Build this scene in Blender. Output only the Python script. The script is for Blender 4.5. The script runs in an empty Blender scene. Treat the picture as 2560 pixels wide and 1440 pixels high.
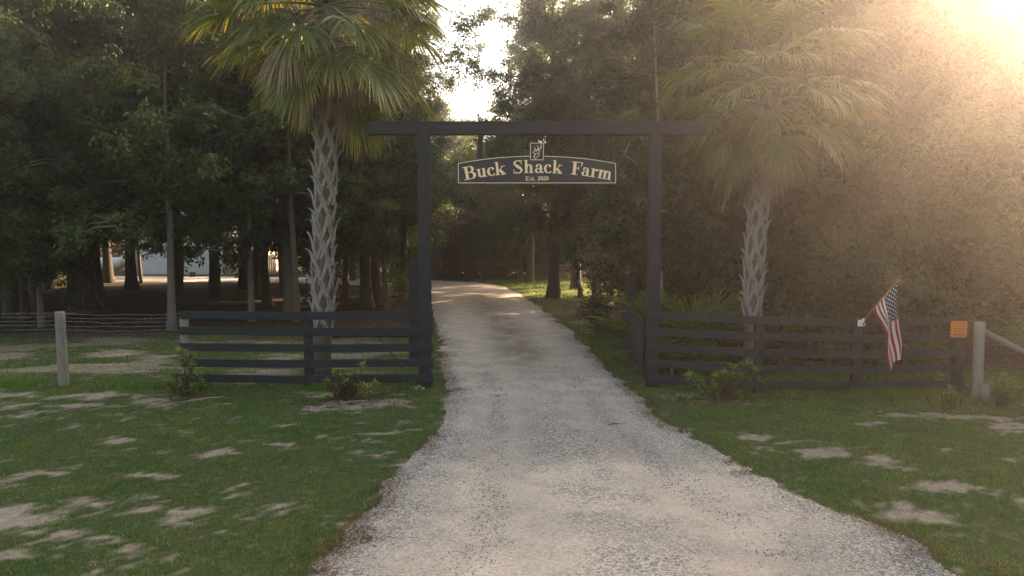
import bpy, math, random
import numpy as np
from mathutils import Vector, Matrix

SC = bpy.context.scene
COL = SC.collection
R_ = math.radians

# ------------------------------------------------------------------ camera, sky, sun, exposure
CAM_H = 2.645
PITCH = math.atan(100 / 1707.0)
cam_d = bpy.data.cameras.new('camera')
cam_d.sensor_width = 36.0
cam_d.lens = 36.0 * 1707 / 2560
cam_d.clip_end = 2000
cam = bpy.data.objects.new('camera', cam_d)
COL.objects.link(cam)
cam.location = (0, 0, CAM_H)
cam.rotation_euler = (math.pi / 2 - PITCH, 0, 0)
SC.camera = cam

SUN_AZ, SUN_EL = R_(43), R_(21)      # azimuth measured from +Y towards +X
w = bpy.data.worlds.new('World')
SC.world = w
w.use_nodes = True
wn = w.node_tree.nodes
wl = w.node_tree.links
wn.clear()
sky = wn.new('ShaderNodeTexSky')
sky.sky_type = 'NISHITA'
sky.sun_disc = False
sky.sun_elevation = SUN_EL
sky.sun_rotation = SUN_AZ
sky.air_density = 1.0
sky.dust_density = 5.0
sky.ozone_density = 0.4
bg = wn.new('ShaderNodeBackground')
bg.inputs['Strength'].default_value = 0.06
wo = wn.new('ShaderNodeOutputWorld')
hs = wn.new('ShaderNodeHueSaturation')      # one even warm white balance for the whole sky
hs.inputs['Saturation'].default_value = 0.75
wb = wn.new('ShaderNodeMix')
wb.data_type = 'RGBA'
wb.blend_type = 'MULTIPLY'
wb.inputs[0].default_value = 1.0
wb.inputs[7].default_value = (1.02, 1.0, 0.94, 1)
wl.new(sky.outputs[0], hs.inputs['Color'])
wl.new(hs.outputs[0], wb.inputs[6])
wl.new(wb.outputs[2], bg.inputs[0])
wl.new(bg.outputs[0], wo.inputs[0])

sun_d = bpy.data.lights.new('sun', 'SUN')
sun_d.energy = 5.0
sun_d.angle = R_(0.55)
sun_d.color = (1.0, 0.70, 0.47)
sun = bpy.data.objects.new('sun', sun_d)
COL.objects.link(sun)
sdir = Vector((math.sin(SUN_AZ) * math.cos(SUN_EL), math.cos(SUN_AZ) * math.cos(SUN_EL), math.sin(SUN_EL)))
sun.rotation_euler = sdir.to_track_quat('Z', 'Y').to_euler()
sun.location = sdir * 60

SC.view_settings.view_transform = 'Standard'
SC.view_settings.look = 'None'
SC.view_settings.exposure = 3.22
SC.view_settings.gamma = 1.0
SC.render.engine = 'CYCLES'
cy = SC.cycles
cy.use_denoising = True
try:
    cy.denoiser = 'OPENIMAGEDENOISE'
    cy.denoising_prefilter = 'NONE'
except Exception:
    pass
cy.max_bounces = 7
cy.diffuse_bounces = 4
cy.transmission_bounces = 5
cy.glossy_bounces = 2
cy.volume_bounces = 0
cy.transparent_max_bounces = 4
cy.sample_clamp_indirect = 6
cy.use_adaptive_sampling = False

# ------------------------------------------------------------------ picture geometry -> place
cp, sp = math.cos(PITCH), math.sin(PITCH)


def ray(px, py):
    a = (px - 1280) / 1707.0
    b = (720 - py) / 1707.0
    return np.array([a, cp + b * sp, b * cp - sp])


def gp(px, py, z=0.0):
    """point of the level z that the pixel looks at"""
    r = ray(px, py)
    t = (z - CAM_H) / r[2]
    return np.array([r[0] * t, r[1] * t, z])


def pl(px, py, Y):
    """point at depth Y"""
    r = ray(px, py)
    t = Y / r[1]
    return np.array([r[0] * t, Y, CAM_H + r[2] * t])


def col_x(px, Y):
    return (px - 1280) / 1707.0 * Y


def smooth(a, b, x):
    t = np.clip((np.asarray(x, float) - a) / (b - a), 0, 1)
    return t * t * (3 - 2 * t)


def _h(ix, iy, seed):
    n = (ix.astype(np.int64) * 374761393 + iy.astype(np.int64) * 668265263 + seed * 974711) & 0x7fffffff
    n = ((n ^ (n >> 13)) * 1274126177) & 0x7fffffff
    n = n ^ (n >> 16)
    return (n & 0xffff) / 65535.0


def vnoise(x, y, seed=0):
    x = np.asarray(x, float)
    y = np.asarray(y, float)
    ix = np.floor(x)
    iy = np.floor(y)
    fx = x - ix
    fy = y - iy
    fx = fx * fx * (3 - 2 * fx)
    fy = fy * fy * (3 - 2 * fy)
    a = _h(ix, iy, seed)
    b = _h(ix + 1, iy, seed)
    c = _h(ix, iy + 1, seed)
    d = _h(ix + 1, iy + 1, seed)
    return (a * (1 - fx) + b * fx) * (1 - fy) + (c * (1 - fx) + d * fx) * fy


def fbm(x, y, seed=0, o=4):
    s = 0
    a = 0.5
    t = 0
    for i in range(o):
        s = s + a * vnoise(np.asarray(x) * 2 ** i, np.asarray(y) * 2 ** i, seed + i * 17)
        t += a
        a *= 0.5
    return s / t


def gz(x, y):
    """height of the ground"""
    x = np.asarray(x, float)
    y = np.asarray(y, float)
    z = -0.13 * smooth(3.0, 6.3, x) * smooth(9.0, 12.2, y)
    z = z + 0.05 * (fbm(x * 0.35 + 7, y * 0.35, 5, 3) - 0.5) * smooth(0, 3, np.abs(x - 0.9)) * smooth(300, 120, y)
    return z


# ------------------------------------------------------------------ material helpers
def new_mat(name):
    m = bpy.data.materials.new(name)
    m.use_nodes = True
    nt = m.node_tree
    nt.nodes.clear()
    out = nt.nodes.new('ShaderNodeOutputMaterial')
    return m, nt, out


def N(nt, kind, **kw):
    n = nt.nodes.new(kind)
    for k, v in kw.items():
        if k.startswith('_'):
            setattr(n, k[1:], v)
        else:
            n.inputs[k.replace('__', ' ')].default_value = v
    return n


def ramp(nt, src, stops):
    n = nt.nodes.new('ShaderNodeValToRGB')
    e = n.color_ramp.elements
    while len(e) < len(stops):
        e.new(0.5)
    for i, (p, c) in enumerate(stops):
        e[i].position = p
        e[i].color = (*c, 1) if len(c) == 3 else c
    nt.links.new(src, n.inputs[0])
    return n


def coords(nt, kind='Object', scale=(1, 1, 1)):
    tc = nt.nodes.new('ShaderNodeTexCoord')
    mp = nt.nodes.new('ShaderNodeMapping')
    mp.inputs['Scale'].default_value = scale
    nt.links.new(tc.outputs[kind], mp.inputs[0])
    return mp.outputs[0]


def mixc(nt, fac, a, b, mode='MIX'):
    n = nt.nodes.new('ShaderNodeMix')
    n.data_type = 'RGBA'
    n.blend_type = mode
    for s, v in ((n.inputs[0], fac), (n.inputs[6], a), (n.inputs[7], b)):
        if hasattr(v, 'is_output'):
            nt.links.new(v, s)
        elif isinstance(v, (int, float)):
            s.default_value = v
        else:
            s.default_value = (*v, 1)
    return n.outputs[2]


def bump(nt, src, strength, dist=0.02):
    b = nt.nodes.new('ShaderNodeBump')
    b.inputs['Strength'].default_value = strength
    b.inputs['Distance'].default_value = dist
    nt.links.new(src, b.inputs['Height'])
    return b.outputs[0]


def noise_mat(name, c1, c2, scale=8, rough=0.8, stretch=(1, 1, 1), bstr=0.3, bdist=0.01, detail=6, spec=0.3, c3=None):
    m, nt, out = new_mat(name)
    co = coords(nt, 'Object', stretch)
    n = N(nt, 'ShaderNodeTexNoise', Scale=scale, Detail=detail, Roughness=0.65)
    nt.links.new(co, n.inputs['Vector'])
    st = [(0.3, c1), (0.7, c2)]
    if c3:
        st = [(0.28, c1), (0.5, c2), (0.75, c3)]
    rp = ramp(nt, n.outputs[0], st)
    b = N(nt, 'ShaderNodeBsdfPrincipled', Roughness=rough)
    b.inputs['Specular IOR Level'].default_value = spec
    nt.links.new(rp.outputs[0], b.inputs['Base Color'])
    if bstr:
        n2 = N(nt, 'ShaderNodeTexNoise', Scale=scale * 4, Detail=4, Roughness=0.7)
        nt.links.new(co, n2.inputs['Vector'])
        nt.links.new(bump(nt, n2.outputs[0], bstr, bdist), b.inputs['Normal'])
    nt.links.new(b.outputs[0], out.inputs[0])
    return m


def leaf_mat(name, transl=0.4, rough=0.45, spec=0.35, tint=(1, 1, 1), tcol=(1.5, 1.35, 0.45), obvar=0.35):
    """leaf material: per-leaf colour attribute, light passing through the blade"""
    m, nt, out = new_mat(name)
    a = nt.nodes.new('ShaderNodeAttribute')
    a.attribute_name = 'col'
    oi = nt.nodes.new('ShaderNodeObjectInfo')
    rp = ramp(nt, oi.outputs['Random'], [(0.0, (1 - obvar, 1 - obvar * 0.8, 1 - obvar * 0.7)), (0.5, (1, 1, 1)), (1.0, (1 + obvar * 0.6, 1 + obvar * 0.35, 0.9))])
    c = mixc(nt, 1.0, a.outputs['Color'], rp.outputs[0], 'MULTIPLY')
    c = mixc(nt, 1.0, c, tint, 'MULTIPLY')
    b = N(nt, 'ShaderNodeBsdfPrincipled', Roughness=rough)
    b.inputs['Specular IOR Level'].default_value = spec
    nt.links.new(c, b.inputs['Base Color'])
    t = nt.nodes.new('ShaderNodeBsdfTranslucent')
    nt.links.new(mixc(nt, 1.0, c, tcol, 'MULTIPLY'), t.inputs[0])
    mx = nt.nodes.new('ShaderNodeMixShader')
    mx.inputs[0].default_value = transl
    nt.links.new(b.outputs[0], mx.inputs[1])
    nt.links.new(t.outputs[0], mx.inputs[2])
    nt.links.new(mx.outputs[0], out.inputs[0])
    return m


M = {}
M['black_wood'] = noise_mat('black_wood', (0.013, 0.015, 0.018), (0.028, 0.030, 0.034), 5, 0.7, (1, 6, 6), 0.5, 0.004, spec=0.22)
M['black_post'] = noise_mat('black_post', (0.013, 0.015, 0.018), (0.028, 0.030, 0.034), 5, 0.7, (6, 6, 1), 0.5, 0.004, spec=0.22)
M['grey_wood'] = noise_mat('grey_wood', (0.10, 0.095, 0.075), (0.22, 0.20, 0.165), 7, 0.85, (7, 7, 0.6), 0.8, 0.006, spec=0.12, c3=(0.16, 0.165, 0.135))
M['palm_bark'] = noise_mat('palm_bark', (0.07, 0.056, 0.045), (0.15, 0.125, 0.10), 9, 0.9, (3, 3, 0.8), 0.9, 0.01, spec=0.1)
M['palm_boot'] = noise_mat('palm_boot', (0.14, 0.12, 0.10), (0.34, 0.305, 0.265), 11, 0.85, (4, 4, 0.7), 0.8, 0.005, spec=0.12)
M['palm_skirt'] = noise_mat('palm_skirt', (0.12, 0.075, 0.05), (0.24, 0.16, 0.11), 11, 0.9, (4, 4, 0.8), 0.7, 0.005, spec=0.1)
M['bark_dark'] = noise_mat('bark_dark', (0.035, 0.028, 0.022), (0.10, 0.085, 0.07), 9, 0.92, (3, 3, 0.6), 1.0, 0.03, spec=0.08)
M['bark_pale'] = noise_mat('bark_pale', (0.06, 0.055, 0.045), (0.15, 0.135, 0.11), 5, 0.9, (2, 2, 0.9), 0.8, 0.02, spec=0.05, c3=(0.095, 0.10, 0.075))
M['bark_light'] = noise_mat('bark_light', (0.16, 0.145, 0.12), (0.34, 0.31, 0.26), 5, 0.9, (2, 2, 0.9), 0.8, 0.02, spec=0.05, c3=(0.20, 0.20, 0.16))
M['palm_smooth'] = noise_mat('palm_smooth', (0.13, 0.11, 0.09), (0.26, 0.225, 0.19), 7, 0.9, (3, 3, 1.5), 0.8, 0.01, spec=0.08)
M['bark_brown'] = noise_mat('bark_brown', (0.075, 0.06, 0.045), (0.17, 0.14, 0.11), 8, 0.92, (3, 3, 0.6), 1.0, 0.03, spec=0.08)
M['leaf'] = leaf_mat('leaf', 0.42, 0.5, 0.3, obvar=0.5)
M['leaf_shrub'] = leaf_mat('leaf_shrub', 0.4, 0.4, 0.4, obvar=0.15)
M['frond'] = leaf_mat('frond', 0.35, 0.42, 0.45, tcol=(1.5, 1.3, 0.4), obvar=0.25)
M['frond_dead'] = leaf_mat('frond_dead', 0.3, 0.8, 0.1, tcol=(1.2, 1.0, 0.7), obvar=0.2)
M['grass'] = leaf_mat('grass', 0.35, 0.6, 0.15, tcol=(1.5, 1.4, 0.4), obvar=0.0)
M['petiole'] = noise_mat('petiole', (0.07, 0.09, 0.025), (0.12, 0.13, 0.045), 6, 0.6, (1, 1, 1), 0.1)
M['gold'] = noise_mat('gold', (0.78, 0.57, 0.29), (0.90, 0.71, 0.42), 40, 0.5, (1, 1, 1), 0.15, 0.002, spec=0.5)
M['sign_black'] = noise_mat('sign_black', (0.012, 0.013, 0.018), (0.022, 0.022, 0.028), 30, 0.5, (1, 1, 1), 0.15, 0.002, spec=0.4)
M['white_plastic'] = noise_mat('white_plastic', (0.75, 0.74, 0.72), (0.82, 0.81, 0.79), 10, 0.4, (1, 1, 1), 0.0)
M['orange'] = noise_mat('orange', (0.72, 0.20, 0.025), (0.80, 0.26, 0.04), 12, 0.5, (1, 1, 1), 0.05, 0.002)
M['print_black'] = noise_mat('print_black', (0.03, 0.022, 0.012), (0.05, 0.035, 0.02), 40, 0.6, (1, 1, 1), 0.0)
M['flag_red'] = noise_mat('flag_red', (0.36, 0.016, 0.026), (0.46, 0.026, 0.038), 60, 0.8, (1, 1, 1), 0.1, 0.002)
M['flag_white'] = noise_mat('flag_white', (0.72, 0.69, 0.64), (0.80, 0.77, 0.72), 60, 0.8, (1, 1, 1), 0.1, 0.002)
M['flag_blue'] = noise_mat('flag_blue', (0.016, 0.02, 0.06), (0.026, 0.032, 0.08), 60, 0.8, (1, 1, 1), 0.1, 0.002)
M['pole_wood'] = noise_mat('pole_wood', (0.36, 0.17, 0.06), (0.48, 0.25, 0.10), 12, 0.5, (3, 3, 3), 0.2, 0.002)
M['wire'] = noise_mat('wire', (0.10, 0.10, 0.10), (0.20, 0.20, 0.19), 8, 0.45, (1, 1, 1), 0.0, spec=0.5)
M['mesh_black'] = noise_mat('mesh_black', (0.015, 0.014, 0.014), (0.03, 0.028, 0.026), 8, 0.6, (1, 1, 1), 0.0)
M['barn_wall'] = noise_mat('barn_wall', (0.30, 0.26, 0.20), (0.38, 0.33, 0.26), 2, 0.6, (1, 1, 1), 0.0)
M['barn_trim'] = noise_mat('barn_trim', (0.34, 0.30, 0.23), (0.42, 0.37, 0.29), 2, 0.6, (1, 1, 1), 0.0)
M['barn_door'] = noise_mat('barn_door', (0.60, 0.66, 0.70), (0.70, 0.75, 0.78), 1.2, 0.45, (1, 1, 1), 0.0)
M['barn_roof'] = noise_mat('barn_roof', (0.34, 0.35, 0.35), (0.42, 0.43, 0.43), 1.5, 0.4, (1, 1, 1), 0.0)
M['tank'] = noise_mat('tank', (0.66, 0.67, 0.66), (0.78, 0.78, 0.77), 2, 0.4, (1, 1, 1), 0.0)
M['pale_wood'] = noise_mat('pale_wood', (0.34, 0.27, 0.18), (0.50, 0.41, 0.29), 5, 0.8, (4, 4, 0.5), 0.2, 0.004)
M['rock'] = noise_mat('rock', (0.15, 0.14, 0.12), (0.30, 0.28, 0.25), 12, 0.85, (1, 1, 1), 0.7, 0.01)
M['dead_stem'] = noise_mat('dead_stem', (0.045, 0.025, 0.016), (0.11, 0.07, 0.045), 14, 0.9, (1, 1, 1), 0.4, 0.006)


# ------------------------------------------------------------------ mesh helpers
class MB:
    def __init__(s):
        s.v = []
        s.f = []
        s.n = 0

    def add(s, v, f):
        s.v.extend([tuple(map(float, p)) for p in v])
        s.f.extend([tuple(i + s.n for i in q) for q in f])
        s.n += len(v)

    def box(s, a, b):
        (x0, y0, z0), (x1, y1, z1) = a, b
        s.add([(x0, y0, z0), (x1, y0, z0), (x1, y1, z0), (x0, y1, z0), (x0, y0, z1), (x1, y0, z1), (x1, y1, z1), (x0, y1, z1)],
              [(3, 2, 1, 0), (4, 5, 6, 7), (0, 1, 5, 4), (1, 2, 6, 5), (2, 3, 7, 6), (3, 0, 4, 7)])

    def tube(s, pts, rad, sides=6, cap=True):
        pts = np.asarray(pts, float)
        n = len(pts)
        rad = np.broadcast_to(np.asarray(rad, float), (n,))
        tan = np.gradient(pts, axis=0)
        tan /= np.linalg.norm(tan, axis=1)[:, None] + 1e-9
        ref = np.array([0, 0, 1.0]) if abs(tan[0][2]) < 0.8 else np.array([1.0, 0, 0])
        V = []
        for i in range(n):
            u = np.cross(tan[i], ref)
            u /= np.linalg.norm(u) + 1e-9
            q = np.cross(tan[i], u)
            ref = np.cross(u, tan[i]) if abs(np.dot(np.cross(u, tan[i]), ref)) > 0.2 else ref
            for k in range(sides):
                a = 2 * math.pi * k / sides
                V.append(pts[i] + rad[i] * (math.cos(a) * u + math.sin(a) * q))
        F = []
        for i in range(n - 1):
            for k in range(sides):
                k2 = (k + 1) % sides
                F.append((i * sides + k, i * sides + k2, (i + 1) * sides + k2, (i + 1) * sides + k))
        if cap:
            F.append(tuple(range(sides))[::-1])
            F.append(tuple((n - 1) * sides + k for k in range(sides)))
        s.add(V, F)

    def mesh(s, name, mat, smooth_=False):
        me = bpy.data.meshes.new(name)
        me.from_pydata(s.v, [], s.f)
        if mat is not None:
            me.materials.append(mat)
        if smooth_:
            me.polygons.foreach_set('use_smooth', [True] * len(me.polygons))
        me.update()
        return me


def obj(name, me, parent=None, loc=None):
    o = bpy.data.objects.new(name, me)
    COL.objects.link(o)
    if parent is not None:
        o.parent = parent
    if loc is not None:
        o.location = loc
    return o


def empty(name, loc, rz=0.0, sc=1.0):
    o = bpy.data.objects.new(name, None)
    o.empty_display_size = 0.2
    COL.objects.link(o)
    o.location = loc
    o.rotation_euler = (0, 0, rz)
    o.scale = (sc, sc, sc)
    return o


def tag(o, label, cat, group=None):
    o['label'] = label
    o['category'] = cat
    if group:
        o['group'] = group
    return o


def np_mesh(name, verts, nper, mat, cols=None, smooth_=False):
    """fast mesh of separate polygons with nper corners each; cols per polygon"""
    verts = np.ascontiguousarray(verts, np.float32).reshape(-1, 3)
    nv = len(verts)
    nf = nv // nper
    me = bpy.data.meshes.new(name)
    me.vertices.add(nv)
    me.vertices.foreach_set('co', verts.ravel())
    me.loops.add(nv)
    me.loops.foreach_set('vertex_index', np.arange(nv, dtype=np.int32))
    me.polygons.add(nf)
    me.polygons.foreach_set('loop_start', np.arange(0, nv, nper, dtype=np.int32))
    if cols is not None:
        a = me.attributes.new('col', 'FLOAT_COLOR', 'POINT')
        c = np.ones((nf, nper, 4), np.float32)
        c[:, :, :3] = np.asarray(cols, np.float32)[:, None, :]
        a.data.foreach_set('color', c.ravel())
    me.materials.append(mat)
    me.update(calc_edges=True)
    return me


def indexed_mesh(name, verts, faces, mat, vcols=None, smooth_=False):
    """verts (n,3), faces (m,k) arrays"""
    verts = np.ascontiguousarray(verts, np.float32)
    faces = np.ascontiguousarray(faces, np.int32)
    m, k = faces.shape
    me = bpy.data.meshes.new(name)
    me.vertices.add(len(verts))
    me.vertices.foreach_set('co', verts.ravel())
    me.loops.add(m * k)
    me.loops.foreach_set('vertex_index', faces.ravel())
    me.polygons.add(m)
    me.polygons.foreach_set('loop_start', np.arange(0, m * k, k, dtype=np.int32))
    if smooth_:
        me.polygons.foreach_set('use_smooth', np.ones(m, bool))
    if vcols is not None:
        a = me.attributes.new('col', 'FLOAT_COLOR', 'POINT')
        c = np.ones((len(verts), 4), np.float32)
        c[:, :3] = vcols
        a.data.foreach_set('color', c.ravel())
    if mat is not None:
        me.materials.append(mat)
    me.update(calc_edges=True)
    return me


def unit(a):
    return a / (np.linalg.norm(a, axis=-1, keepdims=True) + 1e-9)


# ------------------------------------------------------------------ driveway outline
ROWS = [  # (left px, left py), (right px, right py)
    ((790, 1440), (2440, 1440)), ((880, 1330), (2235, 1330)), ((950, 1230), (1950, 1230)), ((1050, 1130), (1780, 1130)),
    ((1100, 1060), (1665, 1060)), ((1126, 990), (1592, 990)), ((1112, 930), (1525, 930)), ((1108, 880), (1475, 880)),
    ((1092, 830), (1430, 830)), ((1082, 790), (1378, 790)), ((1076, 760), (1335, 760)), ((1062, 738), (1300, 736)),
    ((1030, 724), (1262, 718)), ((960, 716), (1190, 706)), ((840, 711), (1060, 700)), ((640, 706), (760, 694)),
    ((380, 704), (400, 690)), ((60, 704), (80, 690)), ((-300, 704), (-280, 690))]
LE = np.array([gp(*a)[:2] for a, b in ROWS])
RE = np.array([gp(*b)[:2] for a, b in ROWS])
LE = np.vstack([[-3.6, 2.6], LE])
RE = np.vstack([[6.8, 2.6], RE])


def densify(P, n):
    d = np.r_[0, np.cumsum(np.linalg.norm(np.diff((LE + RE) / 2, axis=0), axis=1))]
    # near rows need the finer steps
    s = np.unique(np.concatenate([np.linspace(a, b, max(2, int((b - a) / max(0.12, (a * 0.02)))) + 1) for a, b in zip(d[:-1], d[1:])]))
    return np.stack([np.interp(s, d, P[:, 0]), np.interp(s, d, P[:, 1])], 1), s


LEd, Sd = densify(LE, 0)
REd, _ = densify(RE, 0)
wob = 0.16 * (fbm(Sd * 1.1, Sd * 0 + 3, 3, 4) - 0.5) * 2 + 0.12 * (fbm(Sd * 6, Sd * 0 + 9, 31, 3) - 0.5) * 2
LEd = LEd + np.stack([wob, wob * 0], 1)
wob = 0.16 * (fbm(Sd * 1.1, Sd * 0 + 13, 4, 4) - 0.5) * 2 + 0.12 * (fbm(Sd * 6, Sd * 0 + 19, 41, 3) - 0.5) * 2
REd = REd + np.stack([wob, wob * 0], 1)
POLY = np.vstack([LEd, REd[::-1]])


def in_poly(x, y, P=POLY):
    x = np.asarray(x)
    y = np.asarray(y)
    c = np.zeros(x.shape, bool)
    j = len(P) - 1
    for i in range(len(P)):
        xi, yi = P[i]
        xj, yj = P[j]
        if yi != yj:
            k = ((yi > y) != (yj > y)) & (x < (xj - xi) * (y - yi) / (yj - yi) + xi)
            c ^= k
        j = i
    return c


NEAR = Sd < 40


def edge_dist(x, y):
    """distance to the near part of either driveway edge"""
    E = np.vstack([LEd[NEAR][::2], REd[NEAR][::2]])
    d = np.full(np.shape(x), 99.0)
    for e in E:
        d = np.minimum(d, np.hypot(x - e[0], y - e[1]))
    return d


# bare sandy places (pixel, half sizes in pixels)
SAND = [(60, 1300, 170, 45), (190, 1345, 80, 30), (60, 1390, 80, 20), (470, 1285, 45, 14), (210, 990, 230, 9), (420, 992, 90, 9),
        (120, 1015, 130, 10), (370, 1190, 60, 12), (430, 1225, 40, 12), (240, 1255, 60, 14), (140, 1175, 60, 8), (300, 1105, 40, 8),
        (480, 1046, 40, 6), (780, 1022, 70, 12), (700, 1060, 60, 6), (560, 1130, 40, 7), (380, 1240, 70, 9), (850, 1012, 120, 10),
        (960, 1000, 90, 10), (820, 990, 60, 8), (2240, 1165, 60, 20), (2385, 1212, 50, 22), (2540, 1245, 50, 45), (2530, 1066, 110, 17),
        (2070, 1140, 70, 13), (1885, 1092, 45, 12), (2270, 1027, 110, 8), (2420, 1032, 130, 8), (2170, 1050, 60, 8), (2450, 1215, 30, 10),
        (2300, 1280, 60, 10), (1980, 1105, 60, 6), (1720, 990, 90, 8), (1800, 1000, 90, 10)]
SANDG = []
for (a, b, ra, rb) in SAND:
    c = gp(a, b)
    SANDG.append((c[0], c[1], ra / 1707 * math.hypot(c[0], c[1]) , max(0.10, abs(gp(a, b - rb)[1] - gp(a, b + rb)[1]) / 2)))


def sand_mask(x, y):
    """1 = bare sand, 0 = turf"""
    x = np.asarray(x, float)
    y = np.asarray(y, float)
    wx = x + 0.35 * (fbm(x * 1.7, y * 1.7, 61, 3) - 0.5)
    wy = y + 0.5 * (fbm(x * 1.7 + 5, y * 1.7, 62, 3) - 0.5)
    m = np.zeros(x.shape)
    for (cx, cy_, rx, ry) in SANDG:
        d2 = ((wx - cx) / rx) ** 2 + ((wy - cy_) / ry) ** 2
        m = np.maximum(m, np.exp(-d2 * 0.9))
    n = fbm(x * 1.3, y * 2.4, 71, 5)
    h = 0.62 * fbm(x * 3.0, y * 5.5, 73, 4) + 0.38 * fbm(x * 13, y * 20, 74, 3)
    m = smooth(0.56, 0.92, h + 0.34 * m + 0.5 * (n - 0.5))
    # sandy track under the fence line and the worn ground behind it
    m = m + 0.55 * smooth(0.45, 0.65, fbm(x * 0.7, y * 1.5, 77, 4)) * smooth(12.9, 14.5, y) * smooth(-1.8, -3, x)
    return np.clip(m, 0, 1)


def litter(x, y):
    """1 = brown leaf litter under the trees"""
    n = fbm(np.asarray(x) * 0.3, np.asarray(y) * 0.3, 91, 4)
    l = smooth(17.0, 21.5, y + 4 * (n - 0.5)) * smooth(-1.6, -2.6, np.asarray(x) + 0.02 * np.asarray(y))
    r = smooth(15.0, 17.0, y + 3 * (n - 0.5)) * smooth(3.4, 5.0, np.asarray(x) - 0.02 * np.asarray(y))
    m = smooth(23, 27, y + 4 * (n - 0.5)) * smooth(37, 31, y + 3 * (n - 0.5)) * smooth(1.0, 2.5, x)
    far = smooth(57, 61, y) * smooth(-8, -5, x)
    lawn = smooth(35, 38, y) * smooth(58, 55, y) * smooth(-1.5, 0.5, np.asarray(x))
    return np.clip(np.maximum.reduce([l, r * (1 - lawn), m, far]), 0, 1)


# ------------------------------------------------------------------ ground
def axis(lo, hi, fine, far):
    mid = np.arange(lo, hi + 1e-6, fine)
    g = []
    s = fine
    p = hi
    while p < far:
        s *= 1.22
        p += s
        g.append(p)
    h = []
    s = fine
    p = lo
    while p > -far:
        s *= 1.22
        p -= s
        h.append(p)
    return np.array(h[::-1] + list(mid) + g)


gx = axis(-12.5, 12.5, 0.10, 290)
gy = axis(4.0, 20.0, 0.10, 290)
gy = gy[gy > -60]
GX, GY = np.meshgrid(gx, gy)
V = np.stack([GX.ravel(), GY.ravel(), gz(GX, GY).ravel() + 0.012 * (fbm(GX * 3, GY * 3, 8, 3).ravel() - 0.5)], 1)
nx, ny = len(gx), len(gy)
I = np.arange((ny - 1) * nx).reshape(ny - 1, nx)[:, :-1].ravel()
F = np.stack([I, I + 1, I + nx + 1, I + nx], 1)
sm = sand_mask(V[:, 0], V[:, 1])
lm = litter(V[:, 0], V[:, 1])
inner = in_poly(V[:, 0], V[:, 1]).astype(float)
sm = np.maximum(sm, inner)


def ground_mat():
    m, nt, out = new_mat('ground')
    a = nt.nodes.new('ShaderNodeAttribute')
    a.attribute_name = 'col'
    sep = nt.nodes.new('ShaderNodeSeparateColor')
    nt.links.new(a.outputs['Color'], sep.inputs[0])
    co = coords(nt)
    n1 = N(nt, 'ShaderNodeTexNoise', Scale=9.0, Detail=8, Roughness=0.7)
    n2 = N(nt, 'ShaderNodeTexNoise', Scale=60.0, Detail=5, Roughness=0.7)
    n3 = N(nt, 'ShaderNodeTexNoise', Scale=1.1, Detail=4, Roughness=0.6)
    for n in (n1, n2, n3):
        nt.links.new(co, n.inputs['Vector'])
    sand = ramp(nt, n1.outputs[0], [(0.3, (0.19, 0.155, 0.115)), (0.6, (0.31, 0.26, 0.205)), (0.8, (0.40, 0.345, 0.28))])
    turf = ramp(nt, n1.outputs[0], [(0.3, (0.032, 0.048, 0.016)), (0.55, (0.064, 0.078, 0.030)), (0.8, (0.15, 0.13, 0.075))])
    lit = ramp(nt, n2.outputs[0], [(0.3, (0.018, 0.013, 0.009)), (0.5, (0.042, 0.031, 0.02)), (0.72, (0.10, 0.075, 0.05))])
    # break the sand edge up
    ad = N(nt, 'ShaderNodeMath', _operation='ADD')
    nt.links.new(sep.outputs[0], ad.inputs[0])
    ad.inputs[1].default_value = -0.5
    ml = N(nt, 'ShaderNodeMath', _operation='MULTIPLY_ADD')
    nt.links.new(n1.outputs[0], ml.inputs[0])
    ml.inputs[1].default_value = 0.9
    nt.links.new(ad.outputs[0], ml.inputs[2])
    rs = ramp(nt, ml.outputs[0], [(0.10, (0, 0, 0)), (0.75, (1, 1, 1))])
    c = mixc(nt, rs.outputs[0], turf.outputs[0], sand.outputs[0])
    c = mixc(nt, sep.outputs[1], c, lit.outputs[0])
    b = N(nt, 'ShaderNodeBsdfPrincipled', Roughness=0.95)
    b.inputs['Specular IOR Level'].default_value = 0.1
    nt.links.new(c, b.inputs['Base Color'])
    nt.links.new(bump(nt, n2.outputs[0], 0.7, 0.03), b.inputs['Normal'])
    nt.links.new(b.outputs[0], out.inputs[0])
    return m


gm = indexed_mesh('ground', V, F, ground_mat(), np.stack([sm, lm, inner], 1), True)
ground = obj('ground', gm)
ground['kind'] = 'structure'

# ------------------------------------------------------------------ gravel driveway
NT = 27
tt = np.linspace(0, 1, NT)
D = LEd[:, None, :] * (1 - tt)[None, :, None] + REd[:, None, :] * tt[None, :, None]
sx = D[:, :, 0].ravel()
sy = D[:, :, 1].ravel()
T = np.tile(tt, len(LEd))
S = np.repeat(Sd, NT)
crown = 0.012 + 0.03 * np.sin(np.pi * T) - 0.02 * np.exp(-((T - 0.27) / 0.1) ** 2) - 0.02 * np.exp(-((T - 0.73) / 0.1) ** 2)
edge_fade = np.minimum(1, np.minimum(T, 1 - T) / 0.08)
sz = gz(sx, sy) + 0.008 + np.where(S < 60, crown * edge_fade, 0.02 * edge_fade)
mid_strip = np.exp(-((T - 0.52) / 0.16) ** 2)
dist = np.hypot(sx, sy)
mid_strip = mid_strip + 0.5 * np.exp(-((T - 0.03) / 0.07) ** 2) + 0.5 * np.exp(-((T - 0.97) / 0.07) ** 2)
brown = mid_strip * smooth(12.5, 17, dist) * smooth(44, 28, dist) * np.clip(1.6 * fbm(sx * 3.1, sy * 1.7, 15, 4) - 0.22, 0, 0.8)
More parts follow.
